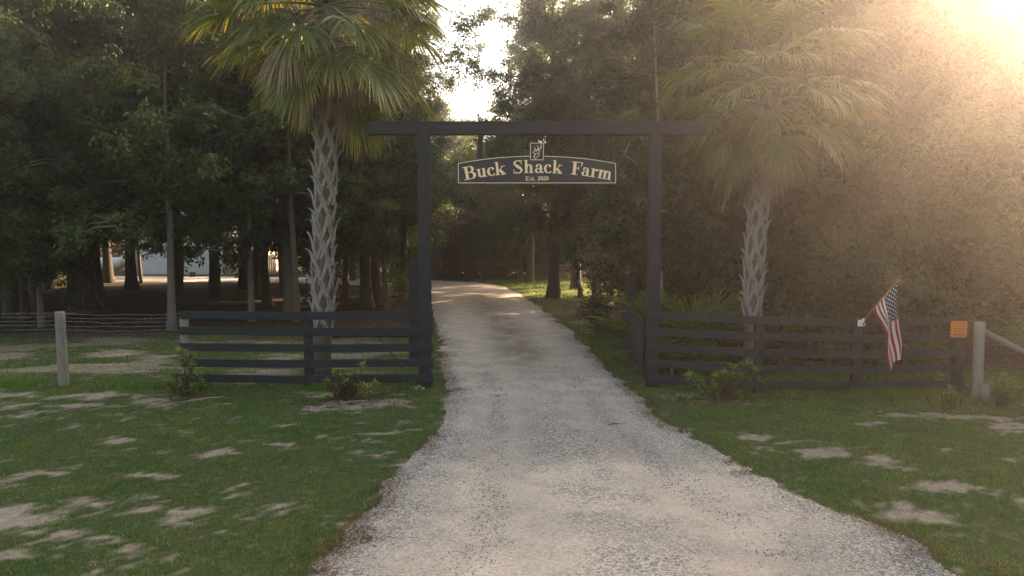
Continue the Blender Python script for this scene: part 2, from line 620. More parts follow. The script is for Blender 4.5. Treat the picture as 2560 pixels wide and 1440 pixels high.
loose = np.clip(smooth(0.42, 0.7, fbm(sx * 0.55, sy * 0.55, 25, 4)) * smooth(14, 9, dist) + 0.85 * smooth(0.30, 0.0, T) * smooth(9.5, 7.0, dist), 0, 1)
pale = np.exp(-((T - 0.27) / 0.12) ** 2) + np.exp(-((T - 0.74) / 0.12) ** 2)
pale = np.clip(pale * (0.15 + 1.6 * fbm(sx * 1.0, sy * 0.6, 35, 4)), 0, 1)
RV = np.stack([sx, sy, sz], 1)
nr = len(LEd)
I = np.arange((nr - 1) * NT).reshape(nr - 1, NT)[:, :-1].ravel()
RF = np.stack([I, I + 1, I + NT + 1, I + NT], 1)


def road_mat():
    m, nt, out = new_mat('gravel')
    a = nt.nodes.new('ShaderNodeAttribute')
    a.attribute_name = 'col'
    sep = nt.nodes.new('ShaderNodeSeparateColor')
    nt.links.new(a.outputs['Color'], sep.inputs[0])
    co = coords(nt)
    vo = N(nt, 'ShaderNodeTexVoronoi', Scale=62.0, Randomness=1.0)
    vo2 = N(nt, 'ShaderNodeTexVoronoi', Scale=115.0, Randomness=1.0)
    n1 = N(nt, 'ShaderNodeTexNoise', Scale=1.6, Detail=7, Roughness=0.65)
    n2 = N(nt, 'ShaderNodeTexNoise', Scale=26.0, Detail=6, Roughness=0.7)
    for n in (vo, vo2, n1, n2):
        nt.links.new(co, n.inputs['Vector'])
    sv = nt.nodes.new('ShaderNodeSeparateColor')
    nt.links.new(vo.outputs['Color'], sv.inputs[0])
    stone = ramp(nt, sv.outputs[0], [(0.0, (0.09, 0.085, 0.08)), (0.3, (0.27, 0.245, 0.215)), (0.6, (0.47, 0.42, 0.36)), (1.0, (0.74, 0.68, 0.59))])
    fine = ramp(nt, n2.outputs[0], [(0.3, (0.38, 0.325, 0.265)), (0.55, (0.53, 0.465, 0.385)), (0.8, (0.66, 0.595, 0.505))])
    r1 = ramp(nt, n1.outputs[0], [(0.38, (0.35, 0.35, 0.35)), (0.6, (0.95, 0.95, 0.95))])
    lo = N(nt, 'ShaderNodeMath', _operation='MAXIMUM')
    nt.links.new(sep.outputs[1], lo.inputs[0])
    nt.links.new(r1.outputs[0], lo.inputs[1])
    sub = N(nt, 'ShaderNodeMath', _operation='MULTIPLY_ADD')
    nt.links.new(sep.outputs[2], sub.inputs[0])
    sub.inputs[1].default_value = -0.85
    nt.links.new(lo.outputs[0], sub.inputs[2])
    sub.use_clamp = True
    c = mixc(nt, sub.outputs[0], fine.outputs[0], stone.outputs[0])
    gry = mixc(nt, sep.outputs[1], (1, 1, 1), (0.74, 0.76, 0.79))
    mac = ramp(nt, n1.outputs[0], [(0.3, (1.06, 1.03, 0.98)), (0.7, (0.80, 0.79, 0.78))])
    c = mixc(nt, 1.0, c, mac.outputs[0], 'MULTIPLY')
    c = mixc(nt, 1.0, c, gry, 'MULTIPLY')
    br = ramp(nt, n2.outputs[0], [(0.3, (0.075, 0.055, 0.032)), (0.55, (0.19, 0.145, 0.09)), (0.8, (0.36, 0.30, 0.22))])
    c = mixc(nt, sep.outputs[0], c, br.outputs[0])
    b = N(nt, 'ShaderNodeBsdfPrincipled', Roughness=0.9)
    b.inputs['Specular IOR Level'].default_value = 0.15
    nt.links.new(c, b.inputs['Base Color'])
    hh = N(nt, 'ShaderNodeMath', _operation='MULTIPLY')
    nt.links.new(vo.outputs['Distance'], hh.inputs[0])
    hh.inputs[1].default_value = -1.0
    nb = nt.nodes.new('ShaderNodeBump')
    nb.inputs['Strength'].default_value = 0.8
    nb.inputs['Distance'].default_value = 0.012
    nt.links.new(hh.outputs[0], nb.inputs['Height'])
    nb2 = nt.nodes.new('ShaderNodeBump')
    nb2.inputs['Strength'].default_value = 0.5
    nb2.inputs['Distance'].default_value = 0.02
    nt.links.new(n2.outputs[0], nb2.inputs['Height'])
    nt.links.new(nb.outputs[0], nb2.inputs['Normal'])
    nt.links.new(nb2.outputs[0], b.inputs['Normal'])
    nt.links.new(b.outputs[0], out.inputs[0])
    return m


road = obj('gravel_driveway', indexed_mesh('gravel_driveway', RV, RF, road_mat(), np.stack([np.clip(brown, 0, 1), loose, pale], 1), True))
road['kind'] = 'structure'
road['label'] = 'pale gravel driveway running through the gate and bending towards the barn'


def road_z(x, y):
    return gz(x, y) + 0.022


rng = np.random.default_rng(7)


def gravel():
    n = 230000
    y = 4.2 + (15.5 - 4.2) * rng.random(n) ** 1.35
    x = rng.uniform(-4, 6, n)
    k = in_poly(x, y)
    x, y = x[k], y[k]
    lo = smooth(0.40, 0.62, fbm(x * 0.55, y * 0.55, 25, 4))
    fine = fbm(x * 2.2, y * 2.2, 125, 4)
    ed = edge_dist(x, y)
    dens = np.clip(0.25 + 0.45 * lo + 0.15 * smooth(0.5, 0.1, ed), 0, 1) * smooth(0.35, 0.6, fine + 0.12)
    k = rng.random(len(x)) < dens
    x, y = x[k], y[k]
    n = min(len(x), 60000)
    x, y = x[:n], y[:n]
    s = rng.uniform(0.0045, 0.0105, n) * (1 + 0.03 * np.hypot(x, y))
    base = np.array([(1, 0, 0), (0, 1, 0), (-1, 0, 0), (0, -1, 0), (0, 0, 1), (0, 0, -0.6)], float)
    v = base[None] * (1 + rng.uniform(-0.35, 0.35, (n, 6, 1)))
    v += rng.uniform(-0.25, 0.25, (n, 6, 3))
    v[:, :, 2] *= 0.75
    a = rng.uniform(0, 6.28, n)
    ca, sa = np.cos(a)[:, None], np.sin(a)[:, None]
    vx = v[:, :, 0] * ca - v[:, :, 1] * sa
    vy = v[:, :, 0] * sa + v[:, :, 1] * ca
    v = np.stack([vx, vy, v[:, :, 2]], 2) * s[:, None, None]
    v[:, :, 0] += x[:, None]
    v[:, :, 1] += y[:, None]
    v[:, :, 2] += (road_z(x, y) + s * 0.35)[:, None]
    f = np.array([(0, 1, 4), (1, 2, 4), (2, 3, 4), (3, 0, 4), (1, 0, 5), (2, 1, 5), (3, 2, 5), (0, 3, 5)])
    F = (np.arange(n)[:, None, None] * 6 + f[None]).reshape(-1, 3)
    pal = np.array([(0.42, 0.38, 0.33), (0.52, 0.47, 0.40), (0.60, 0.56, 0.49), (0.30, 0.29, 0.28), (0.24, 0.245, 0.25), (0.38, 0.32, 0.26), (0.66, 0.62, 0.55)])
    c = pal[rng.integers(0, len(pal), n)] * rng.uniform(0.7, 1.0, (n, 1))
    m, nt, out = new_mat('gravel_stone')
    at = nt.nodes.new('ShaderNodeAttribute')
    at.attribute_name = 'col'
    b = N(nt, 'ShaderNodeBsdfPrincipled', Roughness=0.85)
    b.inputs['Specular IOR Level'].default_value = 0.2
    nn = N(nt, 'ShaderNodeTexNoise', Scale=120.0, Detail=3)
    nt.links.new(coords(nt), nn.inputs['Vector'])
    r = ramp(nt, nn.outputs[0], [(0.3, (0.8, 0.8, 0.8)), (0.7, (1.1, 1.1, 1.1))])
    nt.links.new(mixc(nt, 1.0, at.outputs['Color'], r.outputs[0], 'MULTIPLY'), b.inputs['Base Color'])
    nt.links.new(b.outputs[0], out.inputs[0])
    o = obj('loose_gravel', indexed_mesh('loose_gravel', v.reshape(-1, 3), F, m, np.repeat(c, 6, 0)))
    o['kind'] = 'stuff'
    tag(o, 'loose pale and grey gravel stones lying on the driveway', 'gravel')


gravel()


# ------------------------------------------------------------------ grass
def blades(x, y, z, L, W, lean, col):
    n = len(x)
    a = rng.uniform(0, 2 * math.pi, n)
    b = rng.uniform(0, 2 * math.pi, n)
    d = np.stack([np.cos(a) * np.sin(lean), np.sin(a) * np.sin(lean), np.cos(lean)], 1)
    s = np.stack([np.cos(b), np.sin(b), np.zeros(n)], 1)
    p = np.stack([x, y, z], 1)
    v = np.empty((n, 3, 3))
    v[:, 0] = p - s * W[:, None] / 2
    v[:, 1] = p + s * W[:, None] / 2
    v[:, 2] = p + d * L[:, None]
    return v, col


def grass_cols(x, y, n):
    a = fbm(x * 0.8, y * 0.8, 44, 4)
    b = fbm(x * 2.6, y * 2.6, 45, 3)
    g1 = np.array([0.042, 0.122, 0.030])
    g2 = np.array([0.100, 0.165, 0.038])
    g3 = np.array([0.24, 0.18, 0.075])
    t = smooth(0.3, 0.7, a)[:, None] * 0.75
    # the right verge is the yellower one
    t = np.clip(t + 0.45 * smooth(1.5, 3.5, x)[:, None], 0, 1.25)
    c = g1 * (1 - t) + g2 * t
    u = (smooth(0.62, 0.8, b) * 0.5)[:, None]
    c = c * (1 - u) + g3 * u
    k = rng.random(n) < 0.09
    c[k] = g3 * rng.uniform(0.7, 1.3, (k.sum(), 1))
    return c * rng.uniform(0.55, 1.7, (n, 1)) * (0.75 + 0.6 * fbm(x * 5, y * 5, 47, 2))[:, None]


def field(n, x0, x1, y0, y1, wid, keep, L, W, cols=None):
    y = np.sqrt(rng.uniform(y0 ** 2, y1 ** 2, n))
    half = y * wid + 0.8
    x = rng.uniform(-1, 1, n) * half
    k = (x > x0) & (x < x1)
    x, y = x[k], y[k]
    p = keep(x, y)
    k = rng.random(len(x)) < p
    x, y = x[k], y[k]
    n = len(x)
    c = grass_cols(x, y, n) if cols is None else cols(x, y, n)
    l = rng.uniform(*L, n) * (0.6 + 0.8 * fbm(x * 1.5, y * 1.5, 55, 3))
    ww = rng.uniform(*W, n)
    return blades(x, y, gz(x, y) - 0.004, l, ww, np.abs(rng.normal(0.75, 0.4, n)), c)


def keep_near(x, y):
    s = sand_mask(x, y)
    s = s + 0.4 * (fbm(x * 16, y * 16, 99, 3) - 0.5)
    k = 1 - 0.95 * smooth(0.0, 0.62, s)
    inn = in_poly(x + 0.5 * (fbm(x * 3, y * 3, 12, 4) - 0.5), y + 0.3 * (fbm(x * 3, y * 3, 14, 4) - 0.5))
    k = np.where(inn, 0.0, k)
    k = k * (0.45 + 0.55 * smooth(0.3, 0.55, fbm(x * 4, y * 4, 16, 3)))
    return np.maximum(k, 0.0)


def keep_back(x, y):
    return keep_near(x, y) * (1 - litter(x, y)) * 0.95


def keep_lawn(x, y):
    return np.where(in_poly(x, y), 0, 1) * smooth(34, 38, y) * smooth(60, 56, y) * (1 - 0.9 * litter(x, y))


parts = [field(560000, -11, 11, 4.6, 13.2, 0.80, keep_near, (0.022, 0.062), (0.0035, 0.0065)),
         field(190000, -16, 16, 13.2, 21, 0.80, keep_back, (0.05, 0.11), (0.007, 0.012)),
         field(90000, -3, 16, 21, 36, 0.45, keep_back, (0.06, 0.13), (0.012, 0.02)),
         field(90000, -9, 30, 34, 60, 0.40, keep_lawn, (0.08, 0.16), (0.02, 0.035))]
def weeds(n, P0, P1, sd_):
    t = rng.random(n)
    x = P0[0] + (P1[0] - P0[0]) * t + rng.normal(0, 0.05, n)
    y = P0[1] + (P1[1] - P0[1]) * t + rng.normal(0, sd_, n)
    k = rng.random(n) < smooth(0.38, 0.66, fbm(x * 1.7, y * 0.7, 83, 4))
    x, y = x[k], y[k]
    n = len(x)
    return blades(x, y, gz(x, y) - 0.004, rng.uniform(0.05, 0.24, n) * rng.uniform(0.5, 1.1, n), rng.uniform(0.005, 0.009, n), np.abs(rng.normal(0.35, 0.3, n)), grass_cols(x, y, n))


parts += [weeds(9000, (-1.8, 12.85), (-3.8, 12.72), 0.12), weeds(11000, (-3.8, 12.7), (-6.3, 12.8), 0.14), weeds(12000, (-6.3, 12.85), (-11, 12.95), 0.15),
          weeds(7000, (2.8, 12.85), (4.4, 12.45), 0.12), weeds(9000, (4.4, 12.45), (6.3, 12.85), 0.14), weeds(12000, (6.3, 12.85), (8.4, 12.8), 0.2), weeds(9000, (8.4, 12.6), (11, 13.0), 0.25),
          weeds(9000, (3.0, 14.0), (9.5, 14.2), 0.5), weeds(5000, (2.75, 13.4), (3.0, 17.2), 0.1)]
gv = np.concatenate([p[0] for p in parts])
gc = np.concatenate([p[1] for p in parts])
go = obj('grass', np_mesh('grass', gv, 3, M['grass'], gc))
go['kind'] = 'stuff'
tag(go, 'short patchy green grass growing over the sandy verges and lawn', 'grass')

# dry runner grass creeping over the gravel edge
ex, ey = [], []
for E, side in ((LEd, 1), (REd, -1)):
    for i in np.nonzero((Sd > 2.5) & (Sd < 24))[0]:
        d = E[i]
        if vnoise(np.array([Sd[i] * 1.4]), np.array([side * 5.0]), 3)[0] > 0.42:
            q = rng.integers(16, 90)
            off = np.abs(rng.normal(0, 0.12, q))
            ex.append(d[0] + side * (off - 0.06) + rng.normal(0, 0.03, q))
            ey.append(d[1] + rng.normal(0, 0.07, q))
ex = np.concatenate(ex)
ey = np.concatenate(ey)
for (px, py, r, q) in ((1440, 1085, 0.07, 90), (1140, 978, 0.16, 160), (1120, 1010, 0.10, 90), (850, 1375, 0.13, 150), (905, 1335, 0.08, 80), (915, 1360, 0.05, 60),
                       (980, 1215, 0.1, 110), (1090, 1095, 0.08, 80), (1575, 985, 0.2, 200), (1620, 1012, 0.12, 120), (1650, 1070, 0.1, 90), (2230, 1330, 0.06, 50),
                       (2490, 1420, 0.1, 110), (1830, 1160, 0.09, 80), (1865, 1188, 0.07, 70)):
    c = gp(px, py)
    ex = np.r_[ex, c[0] + rng.normal(0, r, q)]
    ey = np.r_[ey, c[1] + rng.normal(0, r * 0.8, q)]
n = len(ex)
pal = np.array([(0.13, 0.075, 0.035), (0.20, 0.12, 0.05), (0.06, 0.035, 0.02), (0.09, 0.085, 0.03), (0.26, 0.17, 0.08)])
v, c = blades(ex, ey, road_z(ex, ey), rng.uniform(0.04, 0.12, n), rng.uniform(0.005, 0.010, n), rng.uniform(0.7, 1.4, n), pal[rng.integers(0, 5, n)] * rng.uniform(0.6, 1.2, (n, 1)))
dg = obj('dry_grass', np_mesh('dry_grass', v, 3, M['grass'], c))
dg['kind'] = 'stuff'
tag(dg, 'brown dry runner grass creeping over the gravel edges', 'dry grass')


# fallen leaves under the trees and round the shrubs
def fallen():
    n = 60000
    y = np.sqrt(rng.uniform(12 ** 2, 34 ** 2, n))
    x = rng.uniform(-1, 1, n) * y * 0.82
    k = (rng.random(n) < litter(x, y) * 0.8 + 0.03) & ~in_poly(x, y)
    x, y = x[k], y[k]
    for (px, py, r, q) in ((870, 1000, 0.55, 500), (1820, 1000, 0.6, 500), (465, 1000, 0.3, 150), (2320, 1000, 0.8, 350)):
        c = gp(px, py)
        x = np.r_[x, c[0] + rng.normal(0, r, q)]
        y = np.r_[y, c[1] + rng.normal(0, r * 0.5, q)]
    q = 9000
    sd = rng.uniform(8.5, 36, q)
    t = np.clip(rng.normal(0.52, 0.085, q), 0, 1)
    k = rng.random(q) < smooth(0.35, 0.6, fbm(t * 9, sd * 0.9, 52, 3))
    sd, t = sd[k], t[k]
    x = np.r_[x, np.interp(sd, Sd, LEd[:, 0]) * (1 - t) + np.interp(sd, Sd, REd[:, 0]) * t]
    y = np.r_[y, np.interp(sd, Sd, LEd[:, 1]) * (1 - t) + np.interp(sd, Sd, REd[:, 1]) * t]
    n = len(x)
    L = rng.uniform(0.03, 0.075, n) * (1 + 0.012 * y)
    a = rng.uniform(0, 6.28, n)
    d = np.stack([np.cos(a), np.sin(a), rng.uniform(-0.1, 0.5, n)], 1)
    s = np.stack([-np.sin(a), np.cos(a), rng.uniform(-0.3, 0.3, n)], 1)
    p = np.stack([x, y, np.where(in_poly(x, y), road_z(x, y), gz(x, y)) + 0.008], 1)
    v = np.stack([p - d * L[:, None] / 2, p + s * L[:, None] * 0.25, p + d * L[:, None] / 2, p - s * L[:, None] * 0.25], 1)
    v[:, :, 2] = np.maximum(v[:, :, 2], p[:, 2:3] - 0.004)
    pal = np.array([(0.10, 0.055, 0.03), (0.17, 0.11, 0.06), (0.055, 0.035, 0.02), (0.24, 0.18, 0.11), (0.30, 0.24, 0.17)])
    c = pal[rng.integers(0, 5, n)] * rng.uniform(0.6, 1.2, (n, 1))
    o = obj('leaf_litter', np_mesh('leaf_litter', v, 4, M['frond_dead'], c))
    o['kind'] = 'stuff'
    tag(o, 'brown fallen leaves littering the ground under the trees', 'leaf litter')


fallen()


# ------------------------------------------------------------------ entrance gate frame
def board(name, a, b, width, thick, mat, parent, face=(0, -1, 0), jit=0.0):
    """board from a to b (centres of its back face), width upright"""
    a = np.array(a, float)
    b = np.array(b, float)
    d = b - a
    L = np.linalg.norm(d)
    d /= L
    up = np.array([0, 0, 1.0])
    f = np.cross(d, up)
    f /= np.linalg.norm(f)
    if np.dot(f, face) < 0:
        f = -f
    u = np.cross(f, d)
    u *= np.sign(u[2])
    m = MB()
    nseg = max(2, int(L / 0.5))
    r = random.Random(int(a[0] * 1000) + int(a[2] * 777))
    e = 0.004
    P = []
    for i in range(nseg + 1):
        c = a + d * L * i / nseg
        o1 = r.uniform(-jit, jit)
        o2 = r.uniform(-jit, jit)
        h = width / 2
        P += [c + u * (-h + e + o1), c + u * (h - e + o2), c + u * (h + o2) + f * e, c + u * (h + o2) + f * (thick - e), c + u * (h - e + o2) + f * thick,
              c + u * (-h + e + o1) + f * thick, c + u * (-h + o1) + f * (thick - e), c + u * (-h + o1) + f * e]
    F = []
    for i in range(nseg):
        for k in range(8):
            k2 = (k + 1) % 8
            F.append((i * 8 + k, i * 8 + k2, (i + 1) * 8 + k2, (i + 1) * 8 + k))
    F.append(tuple(range(8)))
    F.append(tuple(nseg * 8 + k for k in range(8))[::-1])
    m.add(P, F)
    me = m.mesh(name, mat)
    fix_normals(me)
    return obj(name, me, parent)


def fix_normals(me):
    import bmesh
    bm = bmesh.new()
    bm.from_mesh(me)
    bmesh.ops.recalc_face_normals(bm, faces=bm.faces)
    bm.to_mesh(me)
    bm.free()


def box_post(name, x, y, z0, z1, wx, wy, mat, parent, lean=0.0, bev=0.008):
    m = MB()
    P = []
    for (z, s) in ((z0, 0), (z0 + (z1 - z0) * 0.33, 0.001), (z0 + (z1 - z0) * 0.66, -0.001), (z1 - bev, 0), (z1, -bev)):
        hx, hy = wx / 2 + s, wy / 2 + s
        ox = lean * (z - z0)
        for (ax, ay) in ((-hx + bev, -hy), (hx - bev, -hy), (hx, -hy + bev), (hx, hy - bev), (hx - bev, hy), (-hx + bev, hy), (-hx, hy - bev), (-hx, -hy + bev)):
            P.append((x + ax + ox, y + ay, z))
    F = []
    for i in range(4):
        for k in range(8):
            k2 = (k + 1) % 8
            F.append((i * 8 + k, i * 8 + k2, (i + 1) * 8 + k2, (i + 1) * 8 + k))
    F.append(tuple(range(8))[::-1])
    F.append(tuple(32 + k for k in range(8)))
    m.add(P, F)
    return obj(name, m.mesh(name, mat), parent)


GY0 = 12.9
XL, XR = col_x(1062, GY0), col_x(1634, GY0)
z_bt = pl(1340, 305, GY0)[2]
z_bb = pl(1340, 337, GY0)[2]
gate = empty('entrance_gate_frame', (XL, GY0, 0))
tag(gate, 'tall black timber gate frame with two posts and a long crossbeam over the driveway', 'gate frame')


def rel(o, root):
    """keep world place while parented to an unrotated empty"""
    o.location = Vector(o.location) - root.location
    return o


for x in (XL, XR):
    rel(box_post('post', x, GY0, -0.05, (z_bt + z_bb) / 2 + 0.01, 0.225, 0.20, M['black_post'], gate), gate)
m = MB()
xb0, xb1 = col_x(925, GY0), col_x(1761, GY0)
beam = board('crossbeam', (xb0, GY0 + 0.09, (z_bt + z_bb) / 2), (xb1, GY0 + 0.09, (z_bt + z_bb) / 2), z_bt - z_bb, 0.165, M['black_wood'], gate)
rel(beam, gate)

# ------------------------------------------------------------------ hanging sign
SY = GY0 - 0.02
sgn = empty('hanging_sign', tuple(pl(1342, 458, SY)))
tag(sgn, 'black arched farm sign with gold serif lettering and deer emblem hanging under the beam', 'sign')


def plane_pt(px, py, off=0.0):
    p = pl(px, py, SY)
    return np.array([p[0], SY - 0.022 - off, p[2]])


def poly_prism(name, pts, y0, y1, mat, parent):
    """pts [(x,z)] counter-clockwise, prism between depths y0 (front) and y1"""
    n = len(pts)
    V = [(x, y0, z) for x, z in pts] + [(x, y1, z) for x, z in pts]
    F = [tuple(range(n)), tuple(range(2 * n - 1, n - 1, -1))] + [(i, i + n, (i + 1) % n + n, (i + 1) % n) for i in range(n)]
    m = MB()
    m.add(V, F)
    me = m.mesh(name, mat)
    fix_normals(me)
    return obj(name, me, parent)


def arc_top(px):
    t = (px - 1342) / 199.0
    return 388.5 + (407.5 - 388.5) * t * t * (0.9 + 0.1 * t * t)


out_px = [(1143, 460.5), (1541.5, 460.5)] + [(x, arc_top(x)) for x in np.linspace(1541.5, 1143, 26)]
pts = [(pl(a, b, SY)[0], pl(a, b, SY)[2]) for a, b in out_px]
rel(poly_prism('sign_board', pts, SY - 0.022, SY + 0.022, M['sign_black'], sgn), sgn)
e_px = [(1324.5, 402), (1360, 402), (1360, 356.5), (1324.5, 356.5)]
pts = [(pl(a, b, SY)[0], pl(a, b, SY)[2]) for a, b in e_px]
emb = rel(poly_prism('emblem_panel', pts, SY - 0.034, SY + 0.018, M['sign_black'], sgn), sgn)


def ribbon(paths, off, name, mat, parent, root, dep=0.006):
    """list of (points px, widths px) strokes in the sign plane -> one raised mesh"""
    m = MB()
    for j, (P, W) in enumerate(paths):
        P = np.asarray(P, float)
        W = np.broadcast_to(np.asarray(W, float), (len(P),))
        t = np.gradient(P, axis=0)
        t /= np.linalg.norm(t, axis=1)[:, None] + 1e-9
        nn = np.stack([-t[:, 1], t[:, 0]], 1)
        A = P + nn * W[:, None] / 2
        B = P - nn * W[:, None] / 2
        n = len(P)
        o1 = off + dep + 0.0004 * j
        V = [plane_pt(*p, o1) for p in A] + [plane_pt(*p, o1) for p in B] + [plane_pt(*p, off - 0.004) for p in A] + [plane_pt(*p, off - 0.004) for p in B]
        F = []
        for i in range(n - 1):
            F += [(i, i + 1, n + i + 1, n + i), (i, 2 * n + i, 2 * n + i + 1, i + 1), (n + i, n + i + 1, 3 * n + i + 1, 3 * n + i)]
        F += [(0, n, 3 * n, 2 * n), (n - 1, 3 * n - 1, 4 * n - 1, 2 * n - 1)]
        m.add(V, F)
    me = m.mesh(name, mat)
    fix_normals(me)
    o = obj(name, me, parent)
    o.location = -root.location
    return o


# border
bl = [(1146, 457.6), (1146, arc_top(1146) + 2.6)]
tp = [(x, arc_top(x) + 2.4) for x in np.linspace(1146, 1325, 14)]
tp2 = [(x, arc_top(x) + 2.4) for x in np.linspace(1359, 1538.6, 14)]
br = [(1538.6, arc_top(1538.6) + 2.4), (1538.6, 457.6)]
bt = [(1145.2, 457.6), (1539.4, 457.6)]
ribbon([(bl, 1.5), (tp, 1.5), (tp2, 1.5), (br, 1.5), (bt, 1.5)], 0.0, 'border', M['gold'], sgn, sgn)
q = [(1326.2, 400.2), (1358.4, 400.2), (1358.4, 358.4), (1326.2, 358.4), (1326.2, 400.2)]
ribbon([(q[i:i + 2], 1.4) for i in range(4)], 0.012, 'emblem_border', M['gold'], sgn, sgn)


# deer emblem: strokes measured on the sign
def spline(P, n=14):
    P = np.asarray(P, float)
    d = np.r_[0, np.cumsum(np.linalg.norm(np.diff(P, axis=0), axis=1))]
    s = np.linspace(0, d[-1], n)
    X = np.stack([np.interp(s, d, P[:, 0]), np.interp(s, d, P[:, 1])], 1)
    for _ in range(2):
        X[1:-1] = (X[:-2] + 2 * X[1:-1] + X[2:]) / 4
    return X


def ez(P):
    return [(1290 + a / 11.07, 345 + b / 11.07) for a, b in P]


strokes = []
for P, w0, w1, w2 in (
        ([(683, 165), (697, 210), (692, 262), (668, 296), (632, 314), (600, 332), (562, 348)], 0.9, 2.3, 1.4),
        ([(585, 215), (606, 248), (613, 285), (604, 322)], 0.8, 1.8, 1.6),
        ([(518, 266), (509, 298), (522, 324), (552, 334), (592, 334)], 0.9, 1.9, 1.4),
        ([(562, 346), (520, 368), (482, 384), (464, 404), (474, 428), (520, 440), (570, 438), (604, 424)], 1.3, 1.6, 0.9),
        ([(600, 352), (638, 336), (660, 348), (644, 378), (626, 398), (636, 432), (630, 468), (618, 490), (656, 494)], 1.0, 1.7, 0.8),
        ([(628, 494), (592, 510), (573, 540), (570, 578)], 1.0, 1.6, 0.8),
        ([(552, 446), (516, 480), (501, 520), (511, 562), (538, 597)], 0.9, 3.0, 0.9),
        ([(550, 384), (566, 376), (582, 382)], 0.5, 0.9, 0.5)):
    X = spline(ez(P))
    t = np.linspace(0, 1, len(X))
    wv = np.where(t < 0.5, w0 + (w1 - w0) * t * 2, w1 + (w2 - w1) * (t * 2 - 1))
    strokes.append((X, wv))
ribbon(strokes, 0.012, 'deer_emblem', M['gold'], sgn, sgn)


# serif letters: pen whose width follows the stroke direction (thick uprights, thin hairlines)
def arc(cx, cy, rx, ry, a0, a1, n=16):
    a = np.radians(np.linspace(a0, a1, n))
    return np.stack([cx + rx * np.cos(a), cy + ry * np.sin(a)], 1)


def pen(P, th=0.2, tn=0.05):
    P = np.asarray(P, float)
    t = np.gradient(P, axis=0)
    t /= np.linalg.norm(t, axis=1)[:, None] + 1e-9
    return (P, tn + (th - tn) * np.abs(t[:, 1]) ** 1.6)


def st(x, y0, y1, wd=0.2):
    return (np.array([(x, y0), (x, y1)]), wd)


def hl(x0, x1, y, wd=0.05):
    return (np.array([(x0, y), (x1, y)]), wd)


def dot(x, y, r):
    return (np.array([(x - r, y), (x - r * 0.5, y), (x, y), (x + r * 0.5, y), (x + r, y)]), np.array([0.3, 1.7, 2.0, 1.7, 0.3]) * r)


